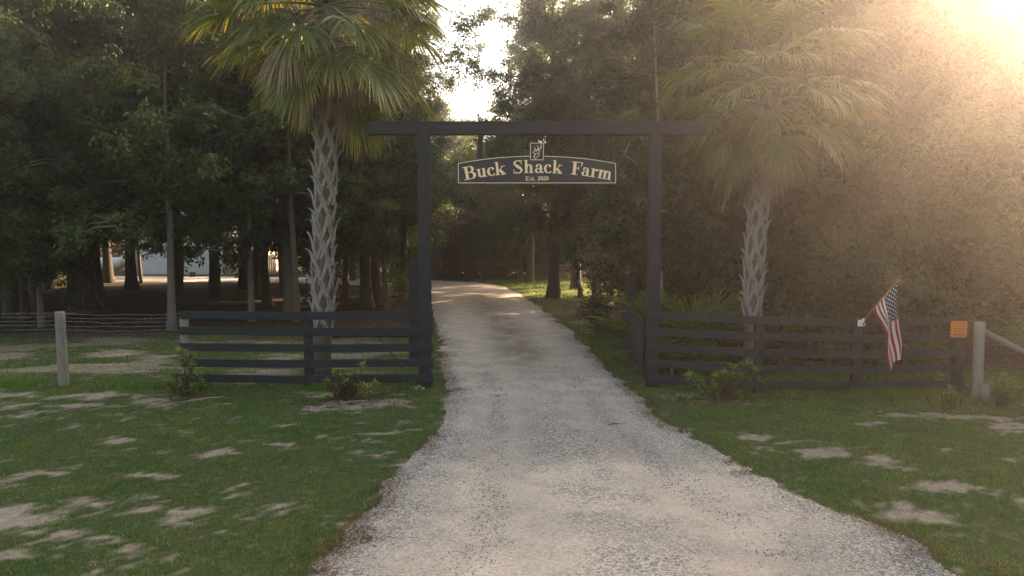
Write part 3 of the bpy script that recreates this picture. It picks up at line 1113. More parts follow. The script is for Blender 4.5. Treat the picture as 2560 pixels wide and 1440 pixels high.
X_ = 0.66
GLY = {
    'B': (0.86, [st(0.24, 0, 1, 0.22), hl(0, 0.5, 0.975), hl(0, 0.5, 0.025), hl(0.2, 0.5, 0.525), pen(arc(0.46, 0.755, 0.23, 0.22, 90, -90)), pen(arc(0.48, 0.275, 0.28, 0.25, 90, -90), 0.22)]),
    'u': (0.80, [st(0.2, 0.14, X_, 0.19), hl(0.02, 0.28, X_ - 0.022), pen(np.vstack([[(0.2, 0.2)], arc(0.36, 0.2, 0.15, 0.17, 180, 290), [(0.55, 0.16)]]), 0.19), st(0.6, 0, X_, 0.19), hl(0.42, 0.68, X_ - 0.022), hl(0.55, 0.8, 0.025)]),
    'c': (0.62, [pen(arc(0.36, 0.33, 0.26, 0.31, 60, 320, 24), 0.2), dot(0.48, 0.53, 0.09)]),
    'k': (0.86, [st(0.2, 0, 1, 0.19), hl(0.02, 0.24, 0.975), hl(0.02, 0.4, 0.025), hl(0.48, 0.84, X_ - 0.022), (np.array([(0.66, X_ - 0.03), (0.28, 0.28)]), 0.05), (np.array([(0.36, 0.40), (0.72, 0.02)]), 0.2), hl(0.48, 0.88, 0.025)]),
    'S': (0.66, [pen(np.vstack([arc(0.33, 0.76, 0.22, 0.215, 40, 180, 14), [(0.13, 0.70), (0.2, 0.6), (0.34, 0.5), (0.48, 0.39)], arc(0.31, 0.255, 0.23, 0.23, 15, -140, 16)]), 0.15, 0.06),
                 (np.array([(0.2, 0.62), (0.33, 0.51), (0.46, 0.40)]), 0.2), (np.array([(0.55, 1.0), (0.55, 0.68)]), np.array([0.06, 0.04])), (np.array([(0.06, 0.0), (0.06, 0.33)]), np.array([0.06, 0.04]))]),
    'h': (0.80, [st(0.2, 0, 1, 0.19), hl(0.02, 0.24, 0.975), hl(0.02, 0.38, 0.025), pen(np.vstack([arc(0.44, 0.46, 0.17, 0.18, 170, 0, 14), [(0.61, 0.02)]]), 0.19), hl(0.44, 0.79, 0.025)]),
    'a': (0.70, [dot(0.18, 0.5, 0.085), pen(np.vstack([arc(0.32, 0.48, 0.17, 0.16, 150, 0, 14), [(0.49, 0.3), (0.49, 0.12)], arc(0.585, 0.12, 0.09, 0.1, 180, 330, 8)]), 0.18), pen(np.vstack([[(0.46, 0.38), (0.3, 0.33)], arc(0.26, 0.17, 0.15, 0.155, 110, 270, 12), [(0.36, 0.05), (0.48, 0.13)]]), 0.18)]),
    'F': (0.80, [st(0.24, 0, 1, 0.22), hl(0, 0.76, 0.975), hl(0, 0.48, 0.025), hl(0.2, 0.52, 0.52), (np.array([(0.73, 1.0), (0.70, 0.68)]), np.array([0.12, 0.03])), (np.array([(0.52, 0.66), (0.52, 0.38)]), 0.045)]),
    'r': (0.58, [st(0.2, 0, X_, 0.19), hl(0.02, 0.24, X_ - 0.022), hl(0.02, 0.4, 0.025), pen(arc(0.42, 0.46, 0.14, 0.17, 165, 60, 8), 0.12), dot(0.48, 0.55, 0.085)]),
    'm': (1.20, [st(0.2, 0, X_, 0.19), hl(0.02, 0.24, X_ - 0.022), hl(0.02, 0.38, 0.025), pen(np.vstack([arc(0.43, 0.46, 0.16, 0.18, 170, 0, 12), [(0.59, 0.02)]]), 0.19), hl(0.44, 0.76, 0.025), pen(np.vstack([arc(0.82, 0.46, 0.16, 0.18, 170, 0, 12), [(0.98, 0.02)]]), 0.19), hl(0.83, 1.16, 0.025)]),
    'E': (0.80, [st(0.24, 0, 1, 0.22), hl(0, 0.74, 0.975), hl(0, 0.76, 0.025), hl(0.2, 0.52, 0.52), (np.array([(0.71, 1.0), (0.69, 0.70)]), np.array([0.12, 0.03])), (np.array([(0.73, 0.0), (0.71, 0.32)]), np.array([0.12, 0.03])), (np.array([(0.52, 0.66), (0.52, 0.38)]), 0.045)]),
    's': (0.52, [pen(np.vstack([arc(0.26, 0.49, 0.15, 0.14, 40, 180, 10), [(0.16, 0.41), (0.36, 0.28)], arc(0.25, 0.17, 0.16, 0.14, 20, -140, 12)]), 0.15, 0.06)]),
    't': (0.46, [pen(np.vstack([[(0.2, 0.9), (0.2, 0.2)], arc(0.3, 0.15, 0.10, 0.12, 180, 330, 8)]), 0.18), hl(0.03, 0.42, X_ - 0.022)]),
    '.': (0.26, [dot(0.13, 0.09, 0.09)]),
    '2': (0.66, [pen(np.vstack([arc(0.32, 0.73, 0.21, 0.24, 165, -20, 16), [(0.42, 0.5), (0.22, 0.28), (0.10, 0.1)]]), 0.19, 0.06), (np.array([(0.07, 0.08), (0.6, 0.08)]), 0.15)]),
    '0': (0.66, [pen(arc(0.33, 0.5, 0.22, 0.46, 0, 360, 28), 0.19)]),
}
ZS = 5.818
CXZ, RZ, Y0Z = 1303.0, 5130.0, 771.0


def letter(ch, x0, x1, H, arcbase=True, base=0.0):
    wg, S_ = GLY[ch]
    xc = (x0 + x1) / 2
    sxx = (x1 - x0) / wg
    a = (xc - CXZ) / RZ if arcbase else 0.0
    bx, by = (xc, Y0Z + RZ * (1 - math.cos(a))) if arcbase else (xc, base)
    paths = []
    sc = (sxx + H) / 2
    for P, W in S_:
        P = np.asarray(P, float)
        ux = (P[:, 0] - wg / 2) * sxx
        uy = P[:, 1] * H
        X = bx + ux * math.cos(a) + uy * math.sin(a)
        Yp = by + ux * math.sin(a) - uy * math.cos(a)
        paths.append((np.stack([1120 + X / ZS, 300 + Yp / ZS], 1), np.broadcast_to(np.asarray(W, float), (len(P),)) * sc / ZS))
    ribbon(paths, 0.0, 'letter', M['gold'], sgn, sgn, 0.008)


for ch, x0, x1 in (('B', 240, 420), ('u', 428, 572), ('c', 578, 692), ('k', 690, 846), ('S', 948, 1098), ('h', 1105, 1242), ('a', 1258, 1390), ('c', 1392, 1506), ('k', 1512, 1660),
                   ('F', 1778, 1948), ('a', 1930, 2056), ('r', 2058, 2172), ('m', 2166, 2370)):
    letter(ch, x0, x1, 190)
for ch, x0, x1 in (('E', 1124, 1182), ('s', 1182, 1220), ('t', 1218, 1252), ('.', 1250, 1272), ('2', 1302, 1344), ('0', 1342, 1384), ('2', 1382, 1424), ('0', 1422, 1466)):
    letter(ch, x0, x1, 58, False, 880)
for px in (1202, 1339, 1480):
    x = col_x(px, GY0 + 0.03)
    z1 = z_bb + 0.015
    rel(box_post('hanger', x, SY + 0.0225 + 0.02, pl(px, 412, GY0)[2], z1, 0.085, 0.04, M['black_post'], sgn, bev=0.004), sgn)

# ------------------------------------------------------------------ black board fences
RAIL_Z = [1.385, 1.085, 0.775, 0.48, 0.185]


def fence(name, label, sections, posts, natural=()):
    f = empty(name, (posts[0][0], posts[0][1], 0))
    tag(f, label, 'fence')
    for i, (x, y, g) in enumerate(posts):
        if i in natural:
            continue
        rel(box_post('post', x, y, g - 0.1, g + 1.43, 0.15, 0.12, M['black_post'], f), f)
    return f


r = random.Random(3)
lf_pts = [(XL, GY0, 0.0), (col_x(768, 12.75), 12.75, 0.0), (col_x(456, 12.8), 12.8, 0.0)]
lf = empty('board_fence', (lf_pts[1][0], lf_pts[1][1], 0))
tag(lf, 'black five-board fence from the weathered end post to the gate, before the criss-cross trunked palm', 'fence')
rel(box_post('post', lf_pts[1][0], lf_pts[1][1], -0.1, 1.45, 0.15, 0.12, M['black_post'], lf), lf)
xe = lf_pts[2][0]
m = MB()
zz = np.linspace(-0.1, 1.455, 7)
m.tube([(xe + 0.01 * math.sin(z * 4), 12.83, z) for z in zz], [0.085, 0.083, 0.082, 0.083, 0.08, 0.08, 0.078], 12)
pe = obj('post', m.mesh('post', M['grey_wood'], True), lf)
rel(pe, lf)
pe['label'] = 'unpainted weathered greenish end post'
for z in RAIL_Z:
    # two boards per line, butted on the middle post
    a = (XL + 0.165, GY0 - 0.100, z + r.uniform(-0.006, 0.006))
    b = (lf_pts[1][0] - 0.0, lf_pts[1][1] - 0.0605, z + r.uniform(-0.006, 0.006))
    rel(board('rail', a, b, 0.148, 0.028, M['black_wood'], lf, jit=0.004), lf)
    a = (lf_pts[1][0] - 0.006, lf_pts[1][1] - 0.0625, z + r.uniform(-0.006, 0.006))
    b = (lf_pts[2][0] - 0.045, lf_pts[2][1] - 0.055, z + 0.012 + r.uniform(-0.006, 0.006))
    rel(board('rail', a, b, 0.148, 0.028, M['black_wood'], lf, jit=0.004), lf)

rf_pts = [(XR, GY0, 0.0), (col_x(1902, 12.5), 12.5, -0.055), (col_x(2146, 12.9), 12.9, -0.15), (col_x(2402, 12.95), 12.95, -0.12)]
rf = empty('board_fence', (rf_pts[1][0], rf_pts[1][1], 0))
tag(rf, 'black five-board fence bending out past the gate, carrying the flag and the orange sign', 'fence')
for (x, y, g) in rf_pts[1:]:
    rel(box_post('post', x, y, g - 0.1, g + 1.44, 0.16, 0.12, M['black_post'], rf), rf)
for z in RAIL_Z:
    P = []
    for j, (x, y, g) in enumerate(rf_pts):
        P.append(np.array([x, y - (0.1 if j == 0 else 0.061), g + z + r.uniform(-0.007, 0.007)]))
    P[0][0] -= 0.115
    P[3][0] += 0.09
    # first board runs over two bays, second over the last
    d01 = P[1] - P[0]
    rel(board('rail', P[0], P[1] + np.array([0, 0, 0]), 0.148, 0.028, M['black_wood'], rf, jit=0.004), rf)
    rel(board('rail', P[1] + np.array([0.004, 0, 0]), P[2], 0.148, 0.028, M['black_wood'], rf, jit=0.004), rf)
    rel(board('rail', P[2] + np.array([0.006, 0, 0]), P[3], 0.148, 0.028, M['black_wood'], rf, jit=0.004), rf)

# posts behind the gate frame and the open gate leaf
bp = gp(1037, 898)
lp = empty('latch_post', (bp[0], bp[1], 0))
tag(lp, 'dark square post behind the gate frame beside the criss-cross trunked palm', 'post')
obj('post', box_post('post', 0, 0, -0.1, pl(1037, 655, bp[1])[2], 0.24, 0.2, M['black_post'], None).data, lp)
bpy.data.objects.remove([o for o in bpy.data.objects if o.name.startswith('post') and o.parent is None][0])
m = MB()
m.tube([(-0.1, 0.0, 0.56), (-2.45, 0.05, 0.55)], 0.035, 8)
obj('low_rail', m.mesh('low_rail', M['black_wood']), lp)
m = MB()
m.tube([(-0.9, 0.03, 0.55), (-0.45, 0.02, 0.02)], 0.012, 6)
obj('brace_wire', m.mesh('brace_wire', M['mesh_black']), lp)
ms = gp(1046, 893)
mk = obj('marker_stake', (lambda q: (q.tube([(0, 0, -0.05), (-0.02, 0, 0.24)], 0.017, 8), q.mesh('marker_stake', M['white_plastic']))[1])(MB()), None, (ms[0], ms[1], 0))
tag(mk, 'short white marker stake in the grass beside the gate frame', 'stake')

hp = (col_x(1576, 17.4), 17.4, 0)
gp2 = empty('hinge_post', hp)
tag(gp2, 'dark square post standing behind the open mesh gate', 'post')
m = MB()
pz = pl(1576, 690, 17.4)[2]
o = box_post('post', 0, 0, -0.1, pz, 0.24, 0.2, M['black_post'], gp2)

g0 = np.array([XR - 0.1, 13.35, 0.0])
g1 = np.array([col_x(1558, 17.0), 17.0, 0.0])
gl = empty('open_farm_gate', tuple(g0))
tag(gl, 'black mesh-filled farm gate swung open along the driveway side', 'gate')
dv = g1 - g0
for z in (0.14, 0.72, 1.24):
    m = MB()
    m.tube([(0, 0, z), (dv[0], dv[1], z + 0.05)], 0.024, 8)
    obj('gate_rail', m.mesh('gate_rail', M['mesh_black']), gl)
for t in (0.0, 0.5, 1.0):
    m = MB()
    m.tube([(dv[0] * t, dv[1] * t, 0.12), (dv[0] * t, dv[1] * t, 1.27)], 0.026, 8)
    obj('gate_stile', m.mesh('gate_stile', M['mesh_black']), gl)
m = MB()
for i in range(56):
    t = (i + 0.5) / 56
    m.tube([(dv[0] * t, dv[1] * t, 0.14), (dv[0] * t, dv[1] * t, 1.26)], 0.012, 4, False)
for z in np.arange(0.2, 1.22, 0.07):
    m.tube([(0, 0, z), (dv[0], dv[1], z + 0.05)], 0.012, 4, False)
gmesh = obj('wire_mesh', m.mesh('wire_mesh', M['mesh_black']), gl)


# ------------------------------------------------------------------ wire fences
def barbed(a, b, z, seed, barbs=True):
    rr = random.Random(seed)
    a = np.array(a, float)
    b = np.array(b, float)
    L = np.linalg.norm(b - a)
    m = MB()
    n = 9
    P = []
    for i in range(n):
        t = i / (n - 1)
        p = a + (b - a) * t
        P.append((p[0], p[1], p[2] + z - 0.035 * 4 * t * (1 - t) * rr.uniform(0.4, 1.3)))
    m.tube(P, 0.0035, 5)
    if barbs:
        P = np.array(P)
        for k in range(int(L / 0.13)):
            t = (k + 0.5) * 0.13 / L * (n - 1)
            i = min(int(t), n - 2)
            p = P[i] + (P[i + 1] - P[i]) * (t - i)
            d = np.array([rr.uniform(-0.4, 0.4), rr.uniform(-1, 1), rr.uniform(-1, 1)])
            d = d / np.linalg.norm(d) * 0.022
            m.tube([p - d, p + d], 0.0022, 3, False)
    return m.mesh('wire_strand', M['wire'])


def woven(a, b, z0, z1, sp=0.15):
    a = np.array(a, float)
    b = np.array(b, float)
    L = np.linalg.norm(b - a)
    m = MB()
    for k in range(int(L / sp) + 1):
        p = a + (b - a) * min(1, k * sp / L)
        m.tube([p + (0, 0, z0), p + (0, 0, z1)], 0.0009, 3, False)
    for z in np.linspace(z0, z1, 9):
        m.tube([a + (0, 0, z), b + (0, 0, z)], 0.0010, 3, False)
    return m.mesh('woven_wire', M['wire'])


wf = empty('wire_fence', (col_x(147, 12.95), 12.95, 0))
tag(wf, 'barbed and woven wire fence on a grey wooden post, ending at the black boards', 'fence')
m = MB()
zz = np.linspace(-0.1, 1.44, 9)
m.tube([(-0.02 * (z - 0.7), 0, z) for z in zz], [0.098, 0.094, 0.09, 0.092, 0.088, 0.088, 0.086, 0.088, 0.084], 14)
obj('post', m.mesh('post', M['grey_wood'], True), wf)
xo = wf.location.x
for k, z in enumerate((1.42, 1.345, 1.27, 1.19, 1.11)):
    e = barbed((xo * 0 - 5.0, 0.02, 0), (0.0, -0.09, 0), z, 10 + k)
    obj('wire_strand', e, wf)
    e = barbed((0.0, -0.09, 0), (xe - xo, -0.02, 0), z - 0.01, 20 + k)
    obj('wire_strand', e, wf)
obj('woven_wire', woven((-5.0, 0.03, 0), (xe - xo, -0.02, 0), 0.04, 1.02), wf)

rp_ = gp(2442, 998, -0.13)
wr = empty('wire_fence', (rp_[0], rp_[1], -0.13))
tag(wr, 'wire fence on a round weathered post with a slanting brace beside the orange sign', 'fence')
m = MB()
zz = np.linspace(-0.1, 1.43, 9)
m.tube([(0.0, 0, z) for z in zz], [0.094, 0.09, 0.09, 0.092, 0.09, 0.088, 0.086, 0.088, 0.084], 14)
obj('post', m.mesh('post', M['grey_wood'], True), wr)
m = MB()
m.tube([(0.05, -0.13, -0.1), (0.045, -0.13, 0.31)], [0.085, 0.08], 12)
o = obj('stub_post', m.mesh('stub_post', M['grey_wood'], True), wr)
m = MB()
m.tube([(0.07, 0.02, 1.27), (2.4, 0.35, 0.15)], [0.05, 0.055], 10)
obj('brace', m.mesh('brace', M['grey_wood'], True), wr)
for k, z in enumerate((1.30, 1.16, 1.02)):
    obj('wire_strand', barbed((0.0, -0.08, 0), (5.0, 0.4, 0), z, 40 + k), wr)
obj('woven_wire', woven((0.0, -0.05, 0), (5.0, 0.45, 0), 0.04, 0.98), wr)

# ------------------------------------------------------------------ orange sign
c0 = pl(2397, 823, 12.84)
ps = empty('posted_sign', (c0[0], 12.84, c0[2]))
tag(ps, 'orange no trespassing sign with POSTED in dark letters nailed to the fence boards', 'sign')
hw = 0.155


def rrect(hx, hz, rr, n=5):
    P = []
    for (cx, cz, a0) in ((hx - rr, -hz + rr, -90), (hx - rr, hz - rr, 0), (-hx + rr, hz - rr, 90), (-hx + rr, -hz + rr, 180)):
        for k in range(n + 1):
            a = R_(a0 + 90 * k / n)
            P.append((cx + rr * math.cos(a), cz + rr * math.sin(a)))
    return P


poly_prism('panel', rrect(hw, hw, 0.03), -0.006, 0.0, M['orange'], ps)
m = MB()
A = rrect(hw - 0.010, hw - 0.010, 0.026)
B = rrect(hw - 0.014, hw - 0.014, 0.024)
n = len(A)
m.add([(x, -0.0072, z) for x, z in A] + [(x, -0.0072, z) for x, z in B], [(i, (i + 1) % n, n + (i + 1) % n, n + i) for i in range(n)])
obj('printed_border', m.mesh('printed_border', M['print_black']), ps)


def text_mesh(s, size, width, mat):
    cu = bpy.data.curves.new('t', 'FONT')
    cu.body = s
    cu.align_x = 'CENTER'
    cu.size = size
    cu.resolution_u = 3
    o = bpy.data.objects.new('t', cu)
    COL.objects.link(o)
    dg_ = bpy.context.evaluated_depsgraph_get()
    me = bpy.data.meshes.new_from_object(o.evaluated_get(dg_))
    bpy.data.objects.remove(o)
    vs = np.array([v.co[:] for v in me.vertices])
    wd = vs[:, 0].max() - vs[:, 0].min()
    for v in me.vertices:
        x, y = v.co.x * width / wd, v.co.y
        v.co = (x, -0.0072, y)
    me.materials.clear()
    me.materials.append(mat)
    return me


obj('lettering', text_mesh('POSTED', 0.088, 0.25, M['print_black']), ps, (0, 0, 0.072))
obj('lettering', text_mesh('NO TRESPASSING', 0.038, 0.26, M['print_black']), ps, (0, 0, 0.034))
rr = random.Random(5)
for z, hwid in ((0.008, 0.115), (-0.022, 0.10), (-0.05, 0.10), (-0.082, 0.12), (-0.108, 0.12), (-0.128, 0.09)):
    m = MB()
    x = -hwid
    while x < hwid - 0.01:
        L = min(rr.uniform(0.02, 0.06), hwid - x)
        m.add([(x, -0.0072, z), (x + L, -0.0072, z), (x + L, -0.0072, z + 0.010), (x, -0.0072, z + 0.010)], [(0, 1, 2, 3)])
        x += L + 0.010
    obj('small_print', m.mesh('small_print', M['print_black']), ps)

# ------------------------------------------------------------------ flag, pole and bracket
b0 = pl(2151, 808, 12.78)
fl = empty('american_flag', tuple(b0))
tag(fl, 'stars and stripes flag hanging limp from a slanted wooden pole', 'flag')
pd = pl(2243, 704, 12.12) - b0
m = MB()
m.tube([pd * 0.02, pd * 0.5, pd * 1.0], [0.013, 0.013, 0.012], 8)
obj('pole', m.mesh('pole', M['pole_wood'], True), fl)
m = MB()
m.tube([pd * 1.0, pd * 1.015, pd * 1.04, pd * 1.065, pd * 1.08], [0.014, 0.024, 0.028, 0.022, 0.006], 10)
obj('finial', m.mesh('finial', M['pole_wood'], True), fl)
br_ = empty('flag_bracket', tuple(b0))
tag(br_, 'white flagpole bracket on the fence beside the flag', 'bracket')
m = MB()
m.box((-0.045, -0.005, -0.06), (0.045, 0.01, 0.06))
obj('mount_plate', m.mesh('mount_plate', M['white_plastic']), br_)
m = MB()
m.tube([np.array([0, 0, -0.0]), pd * 0.11], [0.03, 0.024], 10)
obj('socket', m.mesh('socket', M['white_plastic'], True), br_)
m = MB()
a = np.linspace(0, math.pi, 9)
m.tube([(0.045 + 0.035 * math.sin(t), -0.012, -0.01 + 0.035 * math.cos(t) - 0.01) for t in a], 0.007, 6)
obj('cleat_ring', m.mesh('cleat_ring', M['white_plastic'], True), br_)

HO, FLY = 0.78, 1.30


def cloth(u, v):
    """u along the fly (0 hoist..1), v along the hoist (0 lower end..1 tip)"""
    u = np.asarray(u, float)
    v = np.asarray(v, float)
    h0 = pd * 0.40
    h1 = pd * 0.985
    base = h0[None] + (h1 - h0)[None] * v.ravel()[:, None]
    u = u.ravel()
    v = v.ravel()
    drop = u * FLY
    # cloth falls from the slanting pole and gathers in folds towards the bottom
    k = smooth(0, 0.5, u)
    x = base[:, 0] * (1 - 0.30 * k) + (0.33 + 0.10 * u) * 0.30 * k * 2.1 + 0.05 * u
    x = x + 0.045 * k * np.sin(v * 10.5 + 0.6 + 1.5 * u) + 0.02 * np.sin(u * 7 + v * 3) * k
    y = base[:, 1] * (1 - 0.25 * k) - 0.04 * k + 0.085 * k * np.cos(v * 10.5 + 0.3 + 0.9 * u) + 0.02 * np.sin(u * 9 + v * 4)
    z = base[:, 2] - drop * (1.0 - 0.06 * np.sin(v * 3.1)) + 0.24 * (0.5 - v) * u * 0.9
    return np.stack([x, y, z], 1)


def flag_piece(name, u0, u1, v0, v1, mat, parent, nu=26, nv=6, off=0.0):
    U, Vv = np.meshgrid(np.linspace(u0, u1, nu), np.linspace(v0, v1, nv), indexing='ij')
    P = cloth(U, Vv)
    I = np.arange((nu - 1) * nv).reshape(nu - 1, nv)[:, :-1].ravel()
    return obj(name, indexed_mesh(name, P, np.stack([I, I + 1, I + nv + 1, I + nv], 1), mat, None, True), parent)


cu = 0.42
for k in range(13):
    v0, v1 = k / 13, (k + 1) / 13
    mt = M['flag_red'] if k % 2 == 0 else M['flag_white']
    flag_piece('stripe', cu if k >= 6 else 0.0, 1.0, v0, v1, mt, fl)
canton = flag_piece('canton', 0.0, cu, 6 / 13, 1.0, M['flag_blue'], fl, 16, 16)
m = MB()
for row in range(9):
    nc = 6 if row % 2 == 0 else 5
    for c in range(nc):
        uu = cu * (0.5 + c + (0 if nc == 6 else 0.5)) / 6.0
        vv = 6 / 13 + (7 / 13) * (row + 0.6) / 9.2
        P = []
        for k in range(10):
            rad = 0.026 if k % 2 == 0 else 0.011
            a = math.pi / 2 + k * math.pi / 5
            P.append((uu + rad * math.cos(a) / FLY, vv + rad * math.sin(a) / HO))
        P = np.array(P + [(uu, vv)])
        Q = cloth(P[:, 0], P[:, 1])
        e1 = cloth([uu + 0.01], [vv])[0] - Q[10]
        e2 = cloth([uu], [vv + 0.01])[0] - Q[10]
        nn = np.cross(e1, e2)
        nn /= np.linalg.norm(nn)
        for sgn_ in (1, -1):
            m.add(Q + nn * 0.005 * sgn_, [(k, (k + 1) % 10, 10) for k in range(10)])
stars = obj('stars', m.mesh('stars', M['flag_white']), canton)


# ------------------------------------------------------------------ palms
def frond_mesh(inc, seed, R=1.05, pet=1.38, dead=False, nseg=44, spread=125, droop=1.0):
    """a fan frond whose petiole leaves the crown at the given inclination, azimuth +X, gravity -Z"""
    rr = np.random.default_rng(seed)
    i0 = R_(inc)
    d = np.array([math.cos(i0), 0, math.sin(i0)])
    # petiole sags
    P = [np.zeros(3)]
    cur = i0
    for k in range(5):
        cur -= R_(5 if not dead else 8) * droop
        P.append(P[-1] + np.array([math.cos(cur), 0, math.sin(cur)]) * pet / 5)
    P = np.array(P)
    ax = unit(P[-1] - P[-2])
    side = np.array([0, 1.0, 0])
    nor = np.cross(ax, side)
    if nor[2] < 0:
        nor = -nor
    V = []
    Fc = []
    C = []
    stn = np.array([0.03, 0.28, 0.5, 0.72, 0.88, 1.0])
    da = 2 * R_(spread) / nseg
    for k in range(nseg):
        a = -R_(spread) + da * (k + 0.5) + rr.normal(0, 0.015)
        # the costa bends down: segments near the middle start farther out
        start = P[-1] + ax * 0.25 * math.cos(a / 2) ** 2 + np.array([0, 0, -0.04])
        if abs(a) > R_(95):
            start = P[-1]
        L = R * (0.72 + 0.28 * math.cos(a * 0.6)) * rr.uniform(0.9, 1.08)
        fold = 0.35 if not dead else 0.1
        d0 = unit(ax * math.cos(a) + side * math.sin(a) + nor * fold * abs(math.sin(a)))
        p = start.copy()
        pts = []
        prev = 0
        dr = rr.uniform(0.7, 1.3) * droop * (1.0 if not dead else 1.7)
        for s_ in stn:
            g = dr * max(0, s_ - (0.30 if not dead else 0.12)) ** 1.25 * 1.9
            dd = unit(d0 + np.array([0, 0, -g]))
            p = p + dd * L * (s_ - prev)
            pts.append(p.copy())
            prev = s_
        pts = np.array(pts)
        wd = np.minimum(da * stn * L * 1.15, 0.046) * np.array([1, 1, 1, 0.75, 0.42, 0.05])
        if dead:
            wd = wd * 0.55
        sd = unit(np.cross(d0, nor) + 0.25 * rr.normal(size=3))
        base = len(V)
        tone = rr.uniform(0.75, 1.25)
        for j in range(len(stn)):
            V += [pts[j] - sd * wd[j] / 2, pts[j] + sd * wd[j] / 2]
            t = stn[j]
            if dead:
                c = np.array([0.27, 0.205, 0.145]) * (1 - t) + np.array([0.36, 0.29, 0.225]) * t
            else:
                c = np.array([0.065, 0.098, 0.020]) * (1 - t) + np.array([0.125, 0.160, 0.032]) * t
                y = max(0, t - 0.55) * 1.6 * (1.0 if rr.random() < 0.45 else 0.25)
                c = c * (1 - y) + np.array([0.34, 0.25, 0.06]) * y
            C += [c * tone, c * tone]
        for j in range(len(stn) - 1):
            b = base + j * 2
            Fc.append((b, b + 1, b + 3, b + 2))
    fm = indexed_mesh('frond', np.array(V), np.array(Fc), M['frond_dead'] if dead else M['frond'], np.array(C))
    m = MB()
    P2 = np.vstack([P, [P[-1] + ax * 0.2 + np.array([0, 0, -0.02])]])
    m.tube(P2, [0.035, 0.026, 0.02, 0.018, 0.016, 0.014, 0.006], 5)
    pm = m.mesh('petiole', M['petiole'] if not dead else M['palm_skirt'], True)
    return fm, pm


INCS = [78, 58, 40, 22, 6, -10, -26, -42]
FR = {i: [frond_mesh(i, 400 + i * 3 + k) for k in range(3)] for i in INCS}
FRD = [frond_mesh((-62, -20, -45, -5)[k], 500 + k, 0.95, (0.95, 1.3, 1.15, 1.35)[k], True, 34, 95) for k in range(4)]
FRS = {i: [frond_mesh(i, 700 + i * 3 + k, 0.95, 0.7, False, 26, 105, 0.55) for k in range(2)] for i in (80, 60, 40, 20)}


def boot_mesh(seed, R, lean, dark=False):
    """old leaf base: two legs hugging the trunk that join into an outward stub"""
    rr = random.Random(seed)
    m = MB()
    z_l = -0.40
    th = 0.036

    def strip(P, W, T):
        # P: (angle, z, radial offset)
        n = len(P)
        V = []
        for (a, z, ro), w_ in zip(P, W):
            c, s_ = math.cos(a), math.sin(a)
            for (dw, dr) in ((-w_ / 2, 0), (w_ / 2, 0), (w_ / 2 * 0.7, T), (-w_ / 2 * 0.7, T)):
                rad = R + ro + dr
                V.append((rad * c - dw * s_, rad * s_ + dw * c, z))
        F = []
        for i in range(n - 1):
            for k in range(4):
                k2 = (k + 1) % 4
                F.append((i * 4 + k, i * 4 + k2, i * 4 + 4 + k2, i * 4 + 4 + k))
        F += [(3, 2, 1, 0), tuple((n - 1) * 4 + k for k in range(4))]
        m.add(V, F)

    ang = 0.85
    l1 = rr.uniform(0.8, 1.1)
    tip = rr.uniform(0.10, 0.22)
    strip([(ang + lean, z_l * l1, -0.012), (ang * 0.5 + lean * 0.7, z_l * 0.5, 0.004), (0.02, 0.0, 0.024), (-0.14 + lean, tip * 0.6, 0.055), (-0.26 + lean * 1.5, tip, rr.uniform(0.085, 0.125))],
          [0.095, 0.085, 0.095, 0.078, rr.uniform(0.035, 0.065)], th)
    strip([(-ang + lean, z_l * rr.uniform(0.8, 1.1), -0.014), (-ang * 0.5 + lean * 0.7, z_l * 0.5, 0.002), (-0.03, -0.005, 0.014)],
          [0.095, 0.082, 0.075], th * 0.9)
    me = m.mesh('leaf_boot', M['palm_boot'])
    fix_normals(me)
    return me


def lerp_pts(P, t):
    P = np.asarray(P, float)
    z = P[:, 2]
    return np.array([np.interp(t, z, P[:, 0]), np.interp(t, z, P[:, 1]), t])


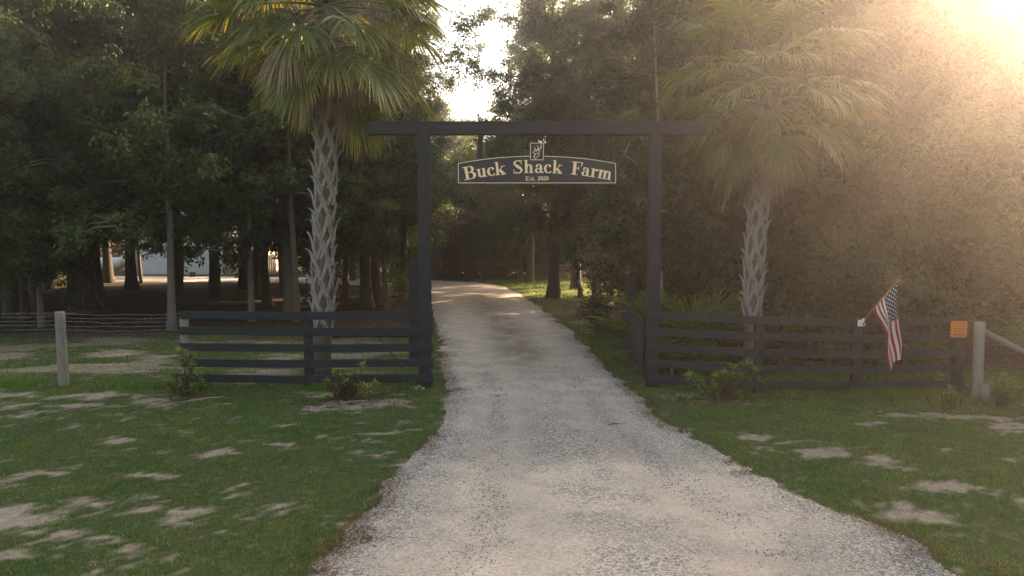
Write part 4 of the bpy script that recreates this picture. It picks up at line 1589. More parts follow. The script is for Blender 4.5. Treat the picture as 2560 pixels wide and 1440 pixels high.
def palm(name, label, spine, R, boots, green, dead, seed, fr_scale=1.0, smoothz=0.0, z_boot0=0.0, group=None):
    rr = random.Random(seed)
    spine = np.array(spine, float)
    root = empty(name, tuple(spine[0]))
    tag(root, label, 'palm tree', group)
    sp_ = spine - spine[0]
    zz = np.linspace(-0.15, sp_[-1][2], 26)
    pts = [lerp_pts(sp_, z) for z in zz]
    m = MB()
    rad = [R * (1.12 if z < 0.3 else 1.0) * (1 + 0.03 * math.sin(z * 9)) for z in zz]
    m.tube(pts, rad, 16)
    obj('trunk', m.mesh('trunk', M['palm_bark' if boots else 'palm_smooth'], True), root)
    ztop = sp_[-1][2]
    if boots:
        va = [boot_mesh(seed + k, R, rr.uniform(-0.22, 0.22)) for k in range(9)]
        z = z_boot0
        a = rr.uniform(0, 6)
        i = 0
        while z < ztop - 0.05:
            p = lerp_pts(sp_, z)
            s_ = 1.0
            o = obj('leaf_boot', va[i % 9], root, (p[0], p[1], z))
            o.rotation_euler = (rr.uniform(-0.04, 0.04), rr.uniform(-0.04, 0.04), a)
            s_ = rr.uniform(0.9, 1.2)
            o.scale = (rr.uniform(0.97, 1.08), rr.uniform(0.97, 1.08), s_)
            a += R_(137.5) + rr.uniform(-0.06, 0.06)
            z += 0.068
            i += 1
    top = lerp_pts(sp_, ztop)
    # crown: spiral of fronds from the upright spear to the hanging skirt
    n = green
    a = rr.uniform(0, 6)
    for i in range(n):
        f = (i + 0.5) / n
        inc = 80 - 122 * f ** 0.8 + rr.uniform(-12, 12)
        key = min(INCS, key=lambda q: abs(q - inc - rr.uniform(-8, 8)))
        fm, pm = FR[key][i % 3]
        h = ttop(top, ztop, f)
        o = obj('frond', fm, root, h)
        o.rotation_euler = (rr.uniform(-0.12, 0.12), rr.uniform(-0.12, 0.12), a)
        s_ = fr_scale * rr.uniform(0.88, 1.12)
        o.scale = (s_, s_, s_)
        p_ = obj('petiole', pm, o)
        a += R_(137.5)
    for i in range(dead):
        fm, pm = FRD[i % 4]
        o = obj('dead_frond', fm, root, (top[0], top[1], ztop - 0.15))
        o.rotation_euler = (rr.uniform(-0.15, 0.15), rr.uniform(-0.15, 0.15), a)
        s_ = fr_scale * rr.uniform(0.85, 1.15)
        o.scale = (s_, s_, s_)
        obj('petiole', pm, o)
        a += R_(360 / dead) + rr.uniform(-0.3, 0.3)
    return root


def ttop(top, ztop, f):
    return (top[0], top[1], ztop + 0.35 * (1 - f) - 0.1)


PY = 14.2
sp1 = [pl(804, 938, PY), pl(808, 780, PY), pl(806, 650, PY), pl(812, 500, PY), pl(815, 380, PY), pl(818, 250, PY), pl(814, 25, PY)]
sp1[0][2] = 0
palm('sabal_palm', 'palm with grey criss-crossed leaf boots and green drooping fronds beside the left of the gate frame'.replace('the left of ', ''), sp1, 0.185, True, 48, 14, 11, 1.05, z_boot0=1.25)
PY2 = 14.6
sp2 = [pl(1876, 930, PY2), pl(1878, 850, PY2), pl(1884, 700, PY2), pl(1889, 600, PY2), pl(1898, 500, PY2), pl(1908, 420, PY2), pl(1926, 225, PY2)]
sp2[0][2] = -0.15
palm('sabal_palm', 'palm with shaggy upturned leaf boots on its trunk behind the fence near the flag', sp2, 0.165, True, 46, 14, 23, 0.92, z_boot0=1.55)
PY3 = 19.5
sp3 = [pl(1752, 830, PY3), pl(1745, 700, PY3), pl(1738, 560, PY3), pl(1728, 450, PY3), pl(1722, 360, PY3)]
sp3[0][2] = gz(sp3[0][0], PY3)
palm('sabal_palm', 'smooth-trunked palm standing in the saw palmetto behind the shaggy one', sp3, 0.235, False, 30, 12, 37, 0.95)


def palmetto(x, y, n, sc, seed):
    rr = random.Random(seed)
    root = empty('saw_palmetto', (x, y, float(gz(x, y))))
    tag(root, 'green fan-leaved saw palmetto clump on the ground behind the fence', 'palmetto', 'saw palmettos behind the fence')
    for i in range(n):
        key = rr.choice((80, 60, 60, 40, 40, 20))
        fm, pm = FRS[key][i % 2]
        o = obj('frond', fm, root, (rr.uniform(-0.15, 0.15), rr.uniform(-0.15, 0.15), 0))
        o.rotation_euler = (rr.uniform(-0.1, 0.1), rr.uniform(-0.1, 0.1), i * 2.4 + rr.uniform(-0.4, 0.4))
        s_ = sc * rr.uniform(0.75, 1.15)
        o.scale = (s_, s_, s_)
        obj('petiole', pm, o)


for k, (px, Y, n, sc) in enumerate(((1705, 15.8, 18, 1.25), (1760, 16.4, 16, 1.2), (1815, 16.2, 12, 0.95), (1690, 14.4, 9, 0.6), (1760, 14.2, 8, 0.5), (1960, 16.5, 11, 0.7),
                                    (1600, 19.5, 12, 0.9), (2080, 17.5, 10, 0.75), (1005, 33, 10, 0.9), (2330, 15.5, 10, 0.6))):
    palmetto(col_x(px, Y), Y, n, sc, 60 + k)


# ------------------------------------------------------------------ shrubs in front of the fence
def rosette(rr, c, d, nl, L, W, V, C, tone):
    c = np.array(c, float)
    d = unit(np.array(d, float))
    t1 = unit(np.cross(d, np.array([0.3, 0.5, 0.81])))
    t2 = np.cross(d, t1)
    for k in range(nl):
        a = 2.4 * k + rr.uniform(-0.3, 0.3)
        el = rr.uniform(0.15, 1.25)
        dd = unit(d * math.sin(el) + (t1 * math.cos(a) + t2 * math.sin(a)) * math.cos(el) + np.array([0, 0, -0.12]))
        l = L * rr.uniform(0.7, 1.2)
        s_ = unit(np.cross(dd, d + 0.2 * np.array([rr.uniform(-1, 1), rr.uniform(-1, 1), rr.uniform(-1, 1)])))
        w_ = W * rr.uniform(0.7, 1.2)
        b = c - d * rr.uniform(0, 0.05)
        tip = b + dd * l + np.array([0, 0, -0.12 * l])
        V += [b, b + dd * l * 0.4 + s_ * w_ / 2, tip, b + dd * l * 0.4 - s_ * w_ / 2]
        q = tone * rr.uniform(0.7, 1.3)
        cc = np.array([0.12, 0.21, 0.04]) if rr.random() < 0.75 else np.array([0.28, 0.27, 0.06])
        C.append(cc * q)


def shrub(label, px, py, heads, seed, brown=0):
    rr = random.Random(seed)
    c = gp(px, py, 0)
    z0 = float(gz(c[0], c[1]))
    root = empty('shrub', (c[0], c[1], z0))
    tag(root, label, 'shrub')
    V, C = [], []
    for k, (hx, hy, nl, L) in enumerate(heads):
        Y = c[1] + rr.uniform(-0.22, 0.22)
        P = pl(hx, hy, Y)
        P = P - np.array([c[0], c[1], z0])
        s0 = np.array([P[0] * 0.12 + rr.uniform(-0.05, 0.05), P[1] * 0.2, -0.03])
        m = MB()
        mid = (s0 + P) / 2 + np.array([P[0] * 0.12, 0, 0.03])
        m.tube([s0, mid, P], [0.012, 0.009, 0.005], 5)
        obj('stem', m.mesh('stem', M['dead_stem']), root)
        rosette(rr, P, P - mid + np.array([0, -0.05, 0.15]), int(nl * 1.5), L * 1.1, 0.026, V, C, 1.0)
        rosette(rr, P * 0.85 + mid * 0.15, P - mid + np.array([0, 0, 0.1]), nl, L, 0.026, V, C, 0.75)
    obj('leaves', np_mesh('leaves', np.array(V), 4, M['leaf_shrub'], np.array(C)), root)
    if brown:
        V, C = [], []
        for k in range(brown):
            a = rr.uniform(0, 6.28)
            rad = abs(rr.gauss(0, 0.14))
            b = np.array([rad * math.cos(a), rad * 0.7 * math.sin(a), rr.uniform(0, 0.12)])
            d = unit(np.array([b[0] * 2 + rr.uniform(-0.3, 0.3), b[1] * 2 + rr.uniform(-0.3, 0.3), 1.0]))
            l = rr.uniform(0.12, 0.32)
            s_ = unit(np.cross(d, np.array([rr.uniform(-1, 1), 1, 0.2])))
            V += [b, b + d * l * 0.5 + s_ * 0.012, b + d * l, b + d * l * 0.5 - s_ * 0.012]
            C.append(np.array([0.075, 0.045, 0.028]) * rr.uniform(0.5, 1.6))
        obj('dry_leaves', np_mesh('dry_leaves', np.array(V), 4, M['frond_dead'], np.array(C)), root)


rr = random.Random(9)
shrub('narrow-leaved green shrub growing up against the weathered end post of the board fence', 465, 992,
      [(455, 880, 16, 0.16), (475, 890, 16, 0.16), (463, 908, 14, 0.15), (480, 915, 12, 0.14), (440, 940, 18, 0.17), (425, 958, 16, 0.16), (475, 935, 16, 0.15), (495, 940, 14, 0.15), (505, 962, 16, 0.16), (485, 968, 14, 0.15), (450, 968, 14, 0.15), (465, 950, 14, 0.15)], 1, 20)
shrub('low shrub with bright green tufts round a brown dead middle before the black fence', 868, 1000,
      [(850, 938, 14, 0.13), (884, 935, 16, 0.15), (906, 912, 12, 0.12), (818, 955, 14, 0.13), (828, 968, 12, 0.12), (835, 930, 10, 0.11), (938, 958, 12, 0.13), (922, 970, 14, 0.13), (910, 985, 14, 0.12), (816, 990, 9, 0.10), (838, 990, 10, 0.10), (905, 960, 10, 0.11), (865, 955, 12, 0.12), (870, 975, 10, 0.12)], 2, 170)
shrub('wide-spreading shrub with fans of long narrow leaves before the palm with shaggy boots', 1815, 1000,
      [(1728, 940, 18, 0.17), (1748, 952, 18, 0.17), (1760, 970, 14, 0.15), (1792, 942, 18, 0.17), (1812, 935, 16, 0.16), (1832, 915, 14, 0.15), (1826, 938, 14, 0.15), (1868, 912, 20, 0.18), (1885, 925, 18, 0.17), (1895, 948, 14, 0.15), (1784, 960, 12, 0.13), (1845, 935, 14, 0.15), (1803, 990, 12, 0.12), (1845, 985, 12, 0.12), (1755, 985, 14, 0.14), (1815, 965, 14, 0.15), (1840, 960, 14, 0.15)], 3, 60)
shrub('feathery green shrub beside the round weathered fence post', 2505, 1003,
      [(2490, 955, 14, 0.15), (2512, 945, 14, 0.15), (2530, 962, 14, 0.15), (2500, 975, 12, 0.14), (2545, 975, 14, 0.14), (2520, 985, 12, 0.13)], 4, 15)
shrub('tiny weedy shrub under the orange sign', 2372, 1012, [(2360, 985, 9, 0.10), (2380, 978, 9, 0.10), (2392, 992, 8, 0.10), (2372, 965, 8, 0.09), (2350, 940, 8, 0.10)], 5, 8)
shrub('seedling sprout in the sand beside the wide-spreading shrub', 1708, 1000, [(1700, 990, 10, 0.09), (1716, 992, 10, 0.09)], 6)

# pale stones at the foot of the gate post
for k, (px, py, s_) in enumerate(((1029, 972, 0.035), (1040, 973, 0.04), (1049, 969, 0.045), (1058, 973, 0.035))):
    c = gp(px, py)
    rr = random.Random(k + 70)
    ic = bpy.data.meshes.new('stone')
    import bmesh
    bm = bmesh.new()
    bmesh.ops.create_icosphere(bm, subdivisions=2, radius=s_)
    for v in bm.verts:
        v.co *= 1 + rr.uniform(-0.16, 0.16)
        v.co.z *= 1.1
    bm.to_mesh(ic)
    bm.free()
    ic.materials.append(M['rock'])
    o = obj('stone', ic, None, (c[0], c[1] - 0.02, s_ * 0.35))
    tag(o, 'small pale stone lying at the foot of the gate post', 'stone', 'stones at the foot of the gate post')
for k, (px, py, a, L, lb) in enumerate(((1536, 1068, 0.3, 0.10, 'dark twig lying alone on the pale gravel inside the driveway'), (1460, 1143, 0.1, 0.05, 'small curled dark leaf stalk on the gravel'), (515, 1000, 0.6, 0.3, 'thin pale stick on the sand under the narrow-leaved shrub'), (885, 1008, 0.5, 0.22, 'pale stick lying before the shrub with the brown middle'))):
    c = gp(px, py)
    m = MB()
    m.tube([(-L * math.cos(a), -L * math.sin(a), 0.012), (0, 0.02, 0.02), (L * math.cos(a), L * math.sin(a), 0.012)], [0.006, 0.008, 0.004], 5)
    o = obj('twig', m.mesh('twig', M['dead_stem'] if k < 2 else M['pale_wood']), None, (c[0], c[1], 0.012 if k > 1 else 0.03))
    tag(o, lb, 'twig')


# ------------------------------------------------------------------ trees
def leaf_quads(c, d, nrm, L, W):
    s = unit(np.cross(d, nrm))
    L = L[:, None]
    W = W[:, None]
    return np.stack([c, c + d * L * 0.45 + s * W / 2, c + d * L, c + d * L * 0.45 - s * W / 2], 1)


def tree_meshes(name, seed, H, r0, base, R, limbs, per, leaves, leafL, bark, low=0.35, wob=0.25, clump=0.72, fork=0, pal=None, flare=1.6, droop=0.25):
    g = np.random.default_rng(seed)
    m = MB()
    nz = 10
    zz = np.linspace(0, H * 0.9, nz)
    off = np.cumsum(g.normal(0, wob * H / 90, (nz, 2)), 0)
    off[0] = 0
    trunk = np.column_stack([off, zz])
    rad = r0 * (1 - 0.88 * (zz / zz[-1]) ** 0.9)
    trunk2 = np.vstack([[trunk[0] + (0, 0, -0.2)], [trunk[0] + (0, 0, 0.15)], trunk[0] * 0.6 + trunk[1] * 0.4, trunk[1:]])
    rad2 = np.r_[r0 * flare, r0 * (1 + (flare - 1) * 0.55), r0 * 1.03, rad[1:]]
    m.tube(trunk2, rad2, 11)
    cl = []
    for i in range(limbs):
        f = (i + g.random()) / limbs
        z0 = base * 0.75 + (H * 0.88 - base * 0.75) * f
        t = np.array([np.interp(z0, zz, trunk[:, 0]), np.interp(z0, zz, trunk[:, 1]), z0])
        a = i * 2.399 + g.normal(0, 0.3)
        prof = math.sqrt(max(0.05, 1 - ((f - low) / (1.02 - low if f > low else low + 0.35)) ** 2))
        L = R * prof * g.uniform(0.75, 1.1)
        up = g.uniform(0.25, 0.7) * (0.6 + 0.8 * f)
        pts = [t]
        el = up
        az = a
        k = 5
        for j in range(k):
            az += g.normal(0, 0.18)
            el -= droop * 0.45 + g.normal(0, 0.12)
            pts.append(pts[-1] + np.array([math.cos(az) * math.cos(el), math.sin(az) * math.cos(el), math.sin(el)]) * L / k)
        pts = np.array(pts)
        rb = max(0.02, np.interp(z0, zz, rad) * 0.5)
        m.tube(pts, np.linspace(rb, 0.012, k + 1), 5, False)
        for q in range(per):
            s = 0.16 + 0.84 * (q + g.random()) / per
            ii = min(int(s * k), k - 1)
            p = pts[ii] + (pts[ii + 1] - pts[ii]) * (s * k - ii)
            lat = g.normal(0, 0.28 * L * s, 3) * np.array([1, 1, 0.45])
            e = p + lat
            m.tube([p, (p + e) / 2 + (0, 0, 0.08), e], [0.022, 0.015, 0.006], 4, False)
            cl.append(e)
    for q in range(per * 2):
        cl.append(trunk[-1] + g.normal(0, 0.5, 3) * np.array([1, 1, 0.8]) + (0, 0, 0.3))
    cl = np.array(cl)
    nc = len(cl)
    wts = g.uniform(0.5, 1.5, nc)
    cnt = np.maximum(1, (leaves * wts / wts.sum())).astype(int)
    idx = np.repeat(np.arange(nc), cnt)
    n = len(idx)
    rc = clump * g.uniform(0.7, 1.35, nc)[idx] * (R / 4.0) ** 0.4
    # leaves sit on short twigs inside a clump
    tw = 26
    tdir = unit(g.normal(size=(nc, tw, 3)) * np.array([1, 1, 0.62]) + np.array([0, 0, -0.1]))
    tk = g.integers(0, tw, n)
    dirs = tdir[idx, tk]
    s = g.random(n) ** 0.6
    pos = cl[idx] + dirs * (s * rc)[:, None] + g.normal(0, 0.055, (n, 3))
    nr = unit(g.normal(0, 0.42, (n, 3)) + dirs * 0.75 + np.array([0, 0, 0.55]))
    d = unit(np.cross(nr, g.normal(size=(n, 3))) + np.array([0, 0, -0.35]))
    Ls = leafL * g.uniform(0.65, 1.3, n)
    V = leaf_quads(pos, d, nr, Ls, Ls * 0.44)
    P0 = np.array([0.028, 0.052, 0.017])
    P1 = np.array([0.075, 0.108, 0.031])
    if pal is not None:
        P0, P1 = np.array(pal[0]), np.array(pal[1])
    t = (0.35 * g.random(n) + 0.65 * g.random(nc)[idx])[:, None]
    C = (P0 * (1 - t) + P1 * t) * g.uniform(0.9, 1.1, (n, 1)) * g.uniform(0.62, 1.4, nc)[idx][:, None]
    k = g.random(n) < 0.004
    C[k] = np.array([0.16, 0.13, 0.04])
    return m.mesh(name + '_trunk', bark, True), np_mesh(name + '_crown', V, 4, M['leaf'], C)


BD, BP, BB = M['bark_dark'], M['bark_pale'], M['bark_brown']
TV = {
    'broad': tree_meshes('broad', 1, 15.5, 0.26, 4.0, 4.4, 26, 7, 92000, 0.142, BD, 0.3),
    'tall': tree_meshes('tall', 2, 18.5, 0.24, 5.2, 3.6, 28, 6, 80000, 0.142, BB, 0.35),
    'low': tree_meshes('low', 3, 12.0, 0.17, 3.3, 4.0, 22, 7, 84000, 0.135, BB, 0.25, droop=0.42),
    'lacy': tree_meshes('lacy', 4, 17.0, 0.25, 5.0, 4.3, 26, 6, 74000, 0.132, BD, 0.4, clump=0.75),
    'sapling': tree_meshes('sapling', 5, 7.5, 0.085, 2.6, 2.1, 16, 5, 28000, 0.11, BP, 0.3, clump=0.45, flare=1.3),
    'thin': tree_meshes('thin', 6, 12.0, 0.10, 4.5, 2.2, 18, 5, 34000, 0.12, BB, 0.4, clump=0.5, flare=1.3),
    'bush_dark': tree_meshes('bush_dark', 17, 5.2, 0.06, 0.4, 2.2, 14, 4, 34000, 0.13, BB, 0.25, clump=0.85, flare=1.2),
    'bush': tree_meshes('bush', 7, 4.6, 0.06, 0.3, 2.3, 14, 4, 38000, 0.125, BB, 0.2, clump=0.85, flare=1.2, pal=((0.05, 0.06, 0.02), (0.11, 0.105, 0.035))),
}
LAB = {}


def tree(kind, x, y, sc=1.0, rz=None, label='', group=None, bark=None, sz=None, name='broadleaf_tree', tilt=(0, 0)):
    rr = random.Random(int(x * 997 + y * 131))
    root = empty(name, (x, y, float(gz(x, y))), rr.uniform(0, 6.28) if rz is None else rz, sc)
    root.rotation_euler = (tilt[0], tilt[1], root.rotation_euler[2])
    if sz:
        root.scale = (sc, sc, sz)
    tag(root, label, 'tree' if name != 'understory_bush' else 'bush', group)
    tm, cm = TV[kind]
    t = obj('trunk', tm, root)
    if bark is not None:
        t.material_slots[0].link = 'OBJECT'
        t.material_slots[0].material = bark
    obj('crown', cm, root)
    return root


# left grove, between the wire fence and the barn
for px, Y, kind, sc, lb in (
        (425, 22, 'sapling', 1.6, 'slender pale tree leaning over the leaf litter behind the wire fence'),
        (627, 24.5, 'sapling', 1.45, 'slim forked pale tree before the barn wall'),
        (720, 25.5, 'tall', 0.8, 'dark straight tree paired with a paler trunk beside the palm'),
        (740, 24.3, 'thin', 1.25, 'pale straight tree paired with a dark trunk beside the palm'),
        (915, 30, 'broad', 1.05, 'thick dark oak whose trunk stands with two others between palm and gate frame'),
        (945, 31.5, 'tall', 1.0, 'second thick dark trunk of the clump between palm and gate frame'),
        (966, 29, 'thin', 1.2, 'thin brown tree at the edge of the trunk clump beside the gate frame'),
        (28, 27, 'broad', 1.0, 'stout dark tree behind the wire fence at the wood edge'),
        (78, 28.5, 'tall', 0.95, 'dark tree growing close beside a stouter one behind the wire fence'),
        (98, 22.5, 'sapling', 1.2, 'thin pale young tree behind the grey wooden fence post'),
        (210, 31, 'thin', 1.1, 'thin tree leaning in the leaf litter behind the grey wooden post'),
        (270, 52, 'broad', 1.35, 'massive old tree with flared base in front of the white tank'),
        (330, 50, 'thin', 1.45, 'dark tree between the massive one and the barn'),
        (352, 51, 'thin', 1.3, 'thin trunk beside the barn corner with the tank side'),
        (446, 40, 'thin', 1.5, 'dark many-stemmed tree standing before the gap of the two barn doors'),
        (532, 46, 'tall', 1.05, 'dark tree with flared base before the lit roll-up door'),
        (705, 38, 'thin', 1.3, 'dark low-branched tree beyond the paired trunks'),
        (862, 36, 'low', 1.1, 'dark low-branched tree behind the palm trunk'),
        (1000, 44, 'low', 1.0, 'dark low-branched tree beyond the trunk clump, beside the far road bend')):
    tree(kind, col_x(px, Y), Y, sc, None, lb)
GL = 'trees crowding the left grove'
for i, (px, Y, kind, sc) in enumerate(((180, 36, 'broad', 1.0), (-80, 30, 'low', 1.1), (-170, 36, 'broad', 1.1), (120, 44, 'tall', 1.1), (638, 36, 'tall', 1.0), (440, 33, 'tall', 1.05),
                                       (640, 52, 'broad', 1.1), (800, 48, 'broad', 1.1), (30, 55, 'broad', 1.2), (-120, 52, 'broad', 1.2), (230, 30, 'tall', 1.0), (-30, 21, 'low', 0.8),
                                       (60, 25.0, 'low', 0.9), (200, 33, 'tall', 1.0), (536, 37, 'broad', 1.15), (328, 44, 'broad', 1.3), (668, 31, 'tall', 0.9), (825, 28, 'low', 0.95), (-60, 25, 'broad', 0.95), (240, 38, 'broad', 1.25), (610, 44, 'broad', 1.3), (720, 44, 'broad', 1.3), (1005, 38, 'tall', 0.95), (880, 55, 'broad', 1.0), (980, 62, 'low', 1.0))):
    tree(kind, col_x(px, Y), Y, sc, None, {'tall': 'tall narrow', 'broad': 'broad-crowned', 'low': 'low-branched'}[kind] + ' dark tree closing the grove canopy ' + ('behind the grey wooden post' if px < 250 else 'before the barn' if px < 600 else 'behind the criss-cross trunked palm'), 'trees closing the grove canopy', bark=BD)
# beyond the barn and the far road
for i, (px, Y, kind, sc) in enumerate(((-150, 84, 'broad', 1.3), (20, 88, 'broad', 1.3), (150, 86, 'low', 1.5), (300, 90, 'broad', 1.3), (430, 88, 'broad', 1.4), (560, 90, 'tall', 1.2), (680, 80, 'broad', 1.2),
                                       (780, 76, 'low', 1.4), (880, 80, 'broad', 1.15), (980, 78, 'low', 1.3))):
    tree(kind, col_x(px, Y), Y, sc, None, 'distant leafy tree standing beyond the barn and its gravel yard', 'trees beyond the barn')
# middle: the lawn trees and the wood behind them
for px, Y, kind, sc, lb, bk in (
        (1384, 36, 'broad', 1.22, 'tall dark oak on the lawn with a straight trunk and open crown above the sign', BD),
        (1488, 33.5, 'thin', 1.3, 'dark slim tree on the lawn next to the crooked sapling', BD),
        (1530, 36, 'sapling', 1.3, 'thin dark sapling on the lawn behind the open mesh gate', BD)):
    tree(kind, col_x(px, Y), Y, sc, None, lb, bark=bk)
# crooked little tree
m = MB()
cx = col_x(1446, 36)
P = [pl(px, py, 36) for px, py in ((1452, 742), (1450, 720), (1440, 705), (1442, 690), (1447, 675), (1442, 660), (1432, 640), (1430, 600))]
P[0][2] = -0.1
root = empty('crooked_sapling', (P[0][0], 36, 0))
tag(root, 'crooked bare-stemmed sapling bent over the sunlit lawn', 'tree')
m.tube(np.array(P) - np.array([P[0][0], 36, 0]), [0.16, 0.13, 0.12, 0.11, 0.10, 0.09, 0.08, 0.06], 8)
obj('trunk', m.mesh('trunk', BD, True), root)
o = obj('crown', TV['sapling'][1], root, (-0.2, 0, 0.5))
o.scale = (0.7, 0.7, 0.75)
for i, (px, Y, kind, sc) in enumerate(((1060, 66, 'bush', 2.0), (1110, 70, 'low', 0.95), (1180, 64, 'bush', 2.1), (1230, 74, 'low', 0.95), (1290, 66, 'bush', 2.2), (1330, 72, 'low', 1.1), (1400, 64, 'bush', 2.0),
                                       (1430, 70, 'broad', 1.0), (1510, 62, 'bush', 2.2), (1560, 68, 'broad', 1.05), (1150, 80, 'low', 1.05), (1280, 84, 'low', 1.1),
                                       (1440, 44, 'broad', 1.2), (1325, 53, 'tall', 1.2), (1300, 56, 'low', 1.1), (1218, 57, 'low', 0.95), (1545, 52, 'broad', 1.1), (1090, 60, 'low', 1.3), (1165, 66, 'low', 1.25), (1235, 63, 'low', 1.05), (1320, 60, 'low', 1.0), (1130, 62, 'sapling', 1.1), (1150, 68, 'bush', 1.9), (1240, 69, 'bush', 2.0), (1345, 68, 'bush', 2.1), (1455, 66, 'bush', 2.0), (1205, 61, 'sapling', 1.2), (1345, 61, 'sapling', 1.2), (1260, 62, 'sapling', 1.0))):
    tree(kind, col_x(px, Y), Y, sc, None, {'bush': 'bushy thicket', 'low': 'low-branched tree', 'broad': 'broad-crowned tree', 'tall': 'tall narrow tree', 'sapling': 'young slim tree'}[kind] + (' of the far wood beyond the road bend' if px < 1200 else ' of the far wood beneath the sign' if px < 1340 else ' of the far wood behind the weathered rail fence' if px < 1470 else ' of the far wood behind the slim lawn trees'), 'trees in the wood beyond the far lawn')
# right wood, behind the flag fence
for px, Y, kind, sc, lb, bk in (
        (1662, 17.5, 'thin', 0.85, 'slim pale trunk rising just behind the gate post and palmettos', M['bark_light']),):
    tree(kind, col_x(px, Y), Y, sc, 1.0, lb, bark=bk, tilt=(0, -0.05))
rr = random.Random(21)
RW = [(1560, 44, 'tall', 1.0), (1600, 40, 'broad', 1.0), (1660, 34, 'lacy', 1.0), (1700, 28, 'low', 1.0), (1750, 25, 'tall', 0.9), (1790, 32, 'broad', 1.0), (1850, 23, 'low', 1.0),
      (1890, 28, 'broad', 1.0), (1960, 24, 'tall', 0.9), (2010, 21, 'low', 0.95), (2060, 28, 'broad', 1.05), (2120, 22.5, 'broad', 0.85), (2190, 26, 'tall', 1.0), (2240, 20.5, 'low', 1.0),
      (2310, 24, 'broad', 0.95), (2380, 21, 'tall', 0.85), (2440, 27, 'lacy', 0.95), (2545, 32, 'broad', 0.95), (2500, 35, 'broad', 1.0), (2620, 33, 'broad', 0.98), (2710, 30, 'low', 1.0), (2570, 29, 'tall', 0.8), (2650, 28, 'broad', 0.9), (2500, 20, 'low', 1.0), (2600, 24.5, 'lacy', 0.88), 
      (1760, 44, 'broad', 1.1), (1900, 40, 'tall', 1.1), (2080, 38, 'broad', 1.2), (2250, 36, 'broad', 1.2)]
for px, Y, kind, sc in RW:
    where = 'behind the gate post and palmettos' if px < 1780 else 'behind the shaggy-booted palm' if px < 2000 else 'between the shaggy-booted palm and the flag' if px < 2150 else 'behind the flag' if px < 2340 else 'behind the orange sign'
    kw = {'tall': 'tall narrow tree', 'broad': 'broad-crowned tree', 'low': 'low-branched tree', 'lacy': 'open-crowned tree'}[kind]
    dw = 'at the front of the wood' if Y < 22 else 'inside the wood' if Y < 30 else 'deep in the wood'
    tree(kind, col_x(px, Y), Y, sc, None, kw + ' ' + dw + ' ' + where, 'trees of the wood behind the flag fence')
# the wood goes on past the brace
for x, y, kind, sc in ((20, 13.5, 'broad', 1.0), (24.5, 17.5, 'broad', 1.1), (18.5, 8, 'low', 1.0), (24, 11, 'broad', 1.1), (29, 16, 'tall', 1.0), (22, 4, 'broad', 1.05), (30, 22, 'broad', 1.1), (33, 27, 'tall', 1.1), (27, 7, 'broad', 1.15)):
    tree(kind, x, y, sc, None, 'tree of the wood running on past the slanting fence brace', 'trees past the slanting fence brace')
for x, y in ((15.5, 11.5), (16.5, 8.8), (18, 16.2), (17, 5.5), (21.5, 19.5)):
    tree('bush', x, y, 1.0, None, 'understory bush in the wood past the slanting fence brace', 'bushes past the slanting fence brace', name='understory_bush')
for k in range(17):
    px = 1600 + k * 64 + rr.uniform(-24, 24)
    Y = rr.uniform(17.2, 20.5) if px > 1840 else rr.uniform(20.5, 24)
    tree('bush' if k % 2 else 'bush_dark', col_x(px, Y), Y, rr.uniform(0.75, 1.15), None, 'dense green understory bush ' + ('behind the palmettos and gate post' if px < 1800 else 'behind the shaggy-booted palm' if px < 2020 else 'in the wood between the shaggy palm and flag' if px < 2150 else 'in the wood behind the flag' if px < 2340 else 'in the wood behind the orange sign and brace'), 'understory bushes behind the flag fence', name='understory_bush')
for k in range(10):
    px = [-60, 40, 150, 250, 560, 660, 780, 830, 900, 1010][k]
    Y = [34, 40, 48, 76, 86, 84, 76, 74, 76, 76][k]
    tree('bush', col_x(px, Y), Y, 1.0 if Y < 60 else 1.3, None, 'dark understory bush in the shade of the grove and far road', 'understory bushes of the grove', name='understory_bush')

# ------------------------------------------------------------------ barn, tank, far fences
BY = 68.0


def bx(px, Y=BY):
    return col_x(px, Y)


barn = empty('metal_barn', (bx(345), BY, 0))
tag(barn, 'tan metal barn with two pale blue ribbed roll-up doors seen through the trees', 'barn')
x0, x1 = bx(338), bx(582)
H = 5.6
zg = 0.0


def bbox(name, a, b, mat, parent, root):
    m = MB()
    m.box(a, b)
    o = obj(name, m.mesh(name, mat), parent)
    o.location = -root.location
    return o


bbox('wall', (x0, BY, 0), (x1, BY + 14, H), M['barn_wall'], barn, barn)
m = MB()
m.add([(x0 - 0.4, BY - 0.5, H + 0.01), (x1 + 0.4, BY - 0.5, H + 0.01), (x1 + 0.4, BY + 7, H + 2.2), (x0 - 0.4, BY + 7, H + 2.2), (x1 + 0.4, BY + 14.5, H + 0.01), (x0 - 0.4, BY + 14.5, H + 0.01)],
      [(0, 1, 2, 3), (3, 2, 4, 5), (1, 4, 2), (0, 3, 5)])
o = obj('roof', m.mesh('roof', M['barn_roof']), barn)
o.location = -barn.location
for px0, px1 in ((352, 452), (461, 560)):
    a, b = bx(px0), bx(px1)
    m = MB()
    zt = 3.6
    nrib = 34
    V = []
    F = []
    for k in range(nrib * 2 + 1):
        z = zt * k / (nrib * 2)
        yy = BY - 0.03 - (0.035 if k % 2 else 0.0)
        V += [(a, yy, z), (b, yy, z)]
    F = [(2 * k, 2 * k + 1, 2 * k + 3, 2 * k + 2) for k in range(nrib * 2)]
    m.add(V, F)
    d_ = obj('roll_up_door', m.mesh('roll_up_door', M['barn_door']), barn)
    d_.location = -barn.location
    for (c, d2, z0_, z1_) in ((a - 0.2, a - 0.003, 0, zt), (b + 0.003, b + 0.2, 0, zt), (a - 0.2, b + 0.2, zt + 0.003, zt + 0.28)):
        q_ = bbox('door_frame', (c, BY - 0.09, z0_), (d2, BY - 0.002, z1_), M['barn_trim'], barn, barn)
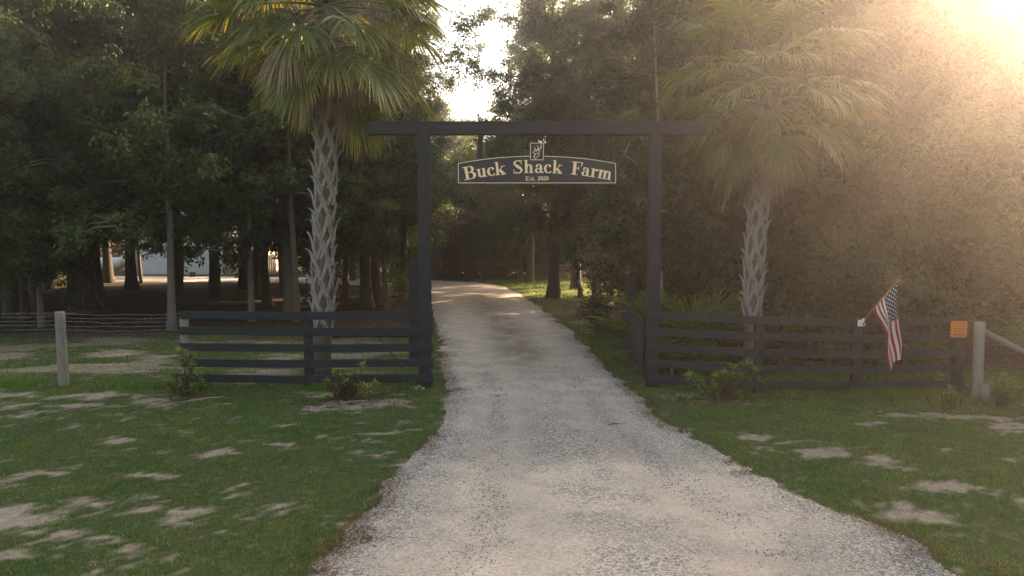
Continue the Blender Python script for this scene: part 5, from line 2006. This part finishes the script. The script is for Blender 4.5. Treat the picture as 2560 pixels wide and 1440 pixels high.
for k in range(5):
    xx = bx(563) + k * (bx(580) - bx(563)) / 5 + 0.22
    bbox('siding_rib', (xx, BY - 0.04, 0), (xx + 0.06, BY - 0.003, H), M['barn_trim'], barn, barn)
for px in (477, 485):
    m = MB()
    x_ = col_x(px, 62)
    m.tube([(0, 0, -0.05), (0, 0, 0.4), (0, 0, 0.48)], [0.13, 0.13, 0.09], 10)
    o = obj('bollard', m.mesh('bollard', M['mesh_black']), None, (x_, 62, 0))
    tag(o, 'short dark bollard on the gravel before the barn door', 'bollard', 'bollards before the barn')
tk = empty('propane_tank', (col_x(268, 72), 72, 0))
tag(tk, 'white horizontal gas tank standing among the trunks by the barn', 'tank')
m = MB()
a = np.linspace(0, math.pi, 9)
L_ = 1.4
pp = [(-L_ - 0.5 * math.cos(t), 0, 1.05) for t in a[:5]] + [(L_ + 0.5 * math.cos(math.pi - t), 0, 1.05) for t in a[4:]]
m.tube(pp, [0.62 * math.sin(max(t, 0.12)) for t in a[:5]] + [0.62 * math.sin(min(t, math.pi - 0.12)) for t in a[4:]], 18)
obj('shell', m.mesh('shell', M['tank'], True), tk)
for sx_ in (-0.9, 0.9):
    m = MB()
    m.box((sx_ - 0.1, -0.4, -0.05), (sx_ + 0.1, 0.4, 0.62))
    obj('leg', m.mesh('leg', M['barn_wall']), tk)

pf = empty('plank_fence', (col_x(630, 70), 70, 0))
tag(pf, 'pale vertical plank fence beside the barn catching the sun', 'fence')
xa, xb = col_x(590, 70), col_x(690, 70)
n = 22
for k in range(n):
    m = MB()
    w_ = (xb - xa) / n
    m.box((xa + k * w_ + 0.012 - pf.location.x, 0, 0.0), (xa + (k + 1) * w_ - 0.012 - pf.location.x, 0.03, 1.9 + 0.05 * math.sin(k * 7)))
    obj('plank', m.mesh('plank', M['pale_wood']), pf)
for z in (0.4, 1.5):
    m = MB()
    m.box((xa - pf.location.x, 0.032, z), (xb - pf.location.x, 0.08, z + 0.1))
    obj('rail', m.mesh('rail', M['pale_wood']), pf)

ff = empty('rail_fence', (col_x(1320, 58), 58, 0))
tag(ff, 'weathered two-rail fence at the wood edge behind the far lawn', 'fence')
for px in (1320, 1385, 1455):
    m = MB()
    m.tube([(col_x(px, 58) - ff.location.x, 0, -0.1), (col_x(px, 58) - ff.location.x, 0, 1.35)], 0.09, 8)
    obj('post', m.mesh('post', M['grey_wood']), ff)
for z in (0.85, 1.18):
    o = board('rail', (0, -0.09, z), (col_x(1455, 58) - ff.location.x, -0.09, z + 0.02), 0.09, 0.04, M['grey_wood'], ff)

# ------------------------------------------------------------------ haze volume, added for the warm glare veil towards the sun
hz, nt, out = new_mat('haze')
pv = nt.nodes.new('ShaderNodeVolumePrincipled')
pv.inputs['Color'].default_value = (1.0, 0.92, 0.86, 1)
pv.inputs['Density'].default_value = 0.0025
pv.inputs['Anisotropy'].default_value = 0.83
nt.links.new(pv.outputs[0], out.inputs['Volume'])
m = MB()
m.box((-320, -75, -1.5), (320, 320, 32))
haze = obj('haze', m.mesh('haze', hz))
haze['kind'] = 'stuff'
tag(haze, 'thin warm haze added to the air for the glow towards the sun', 'haze')
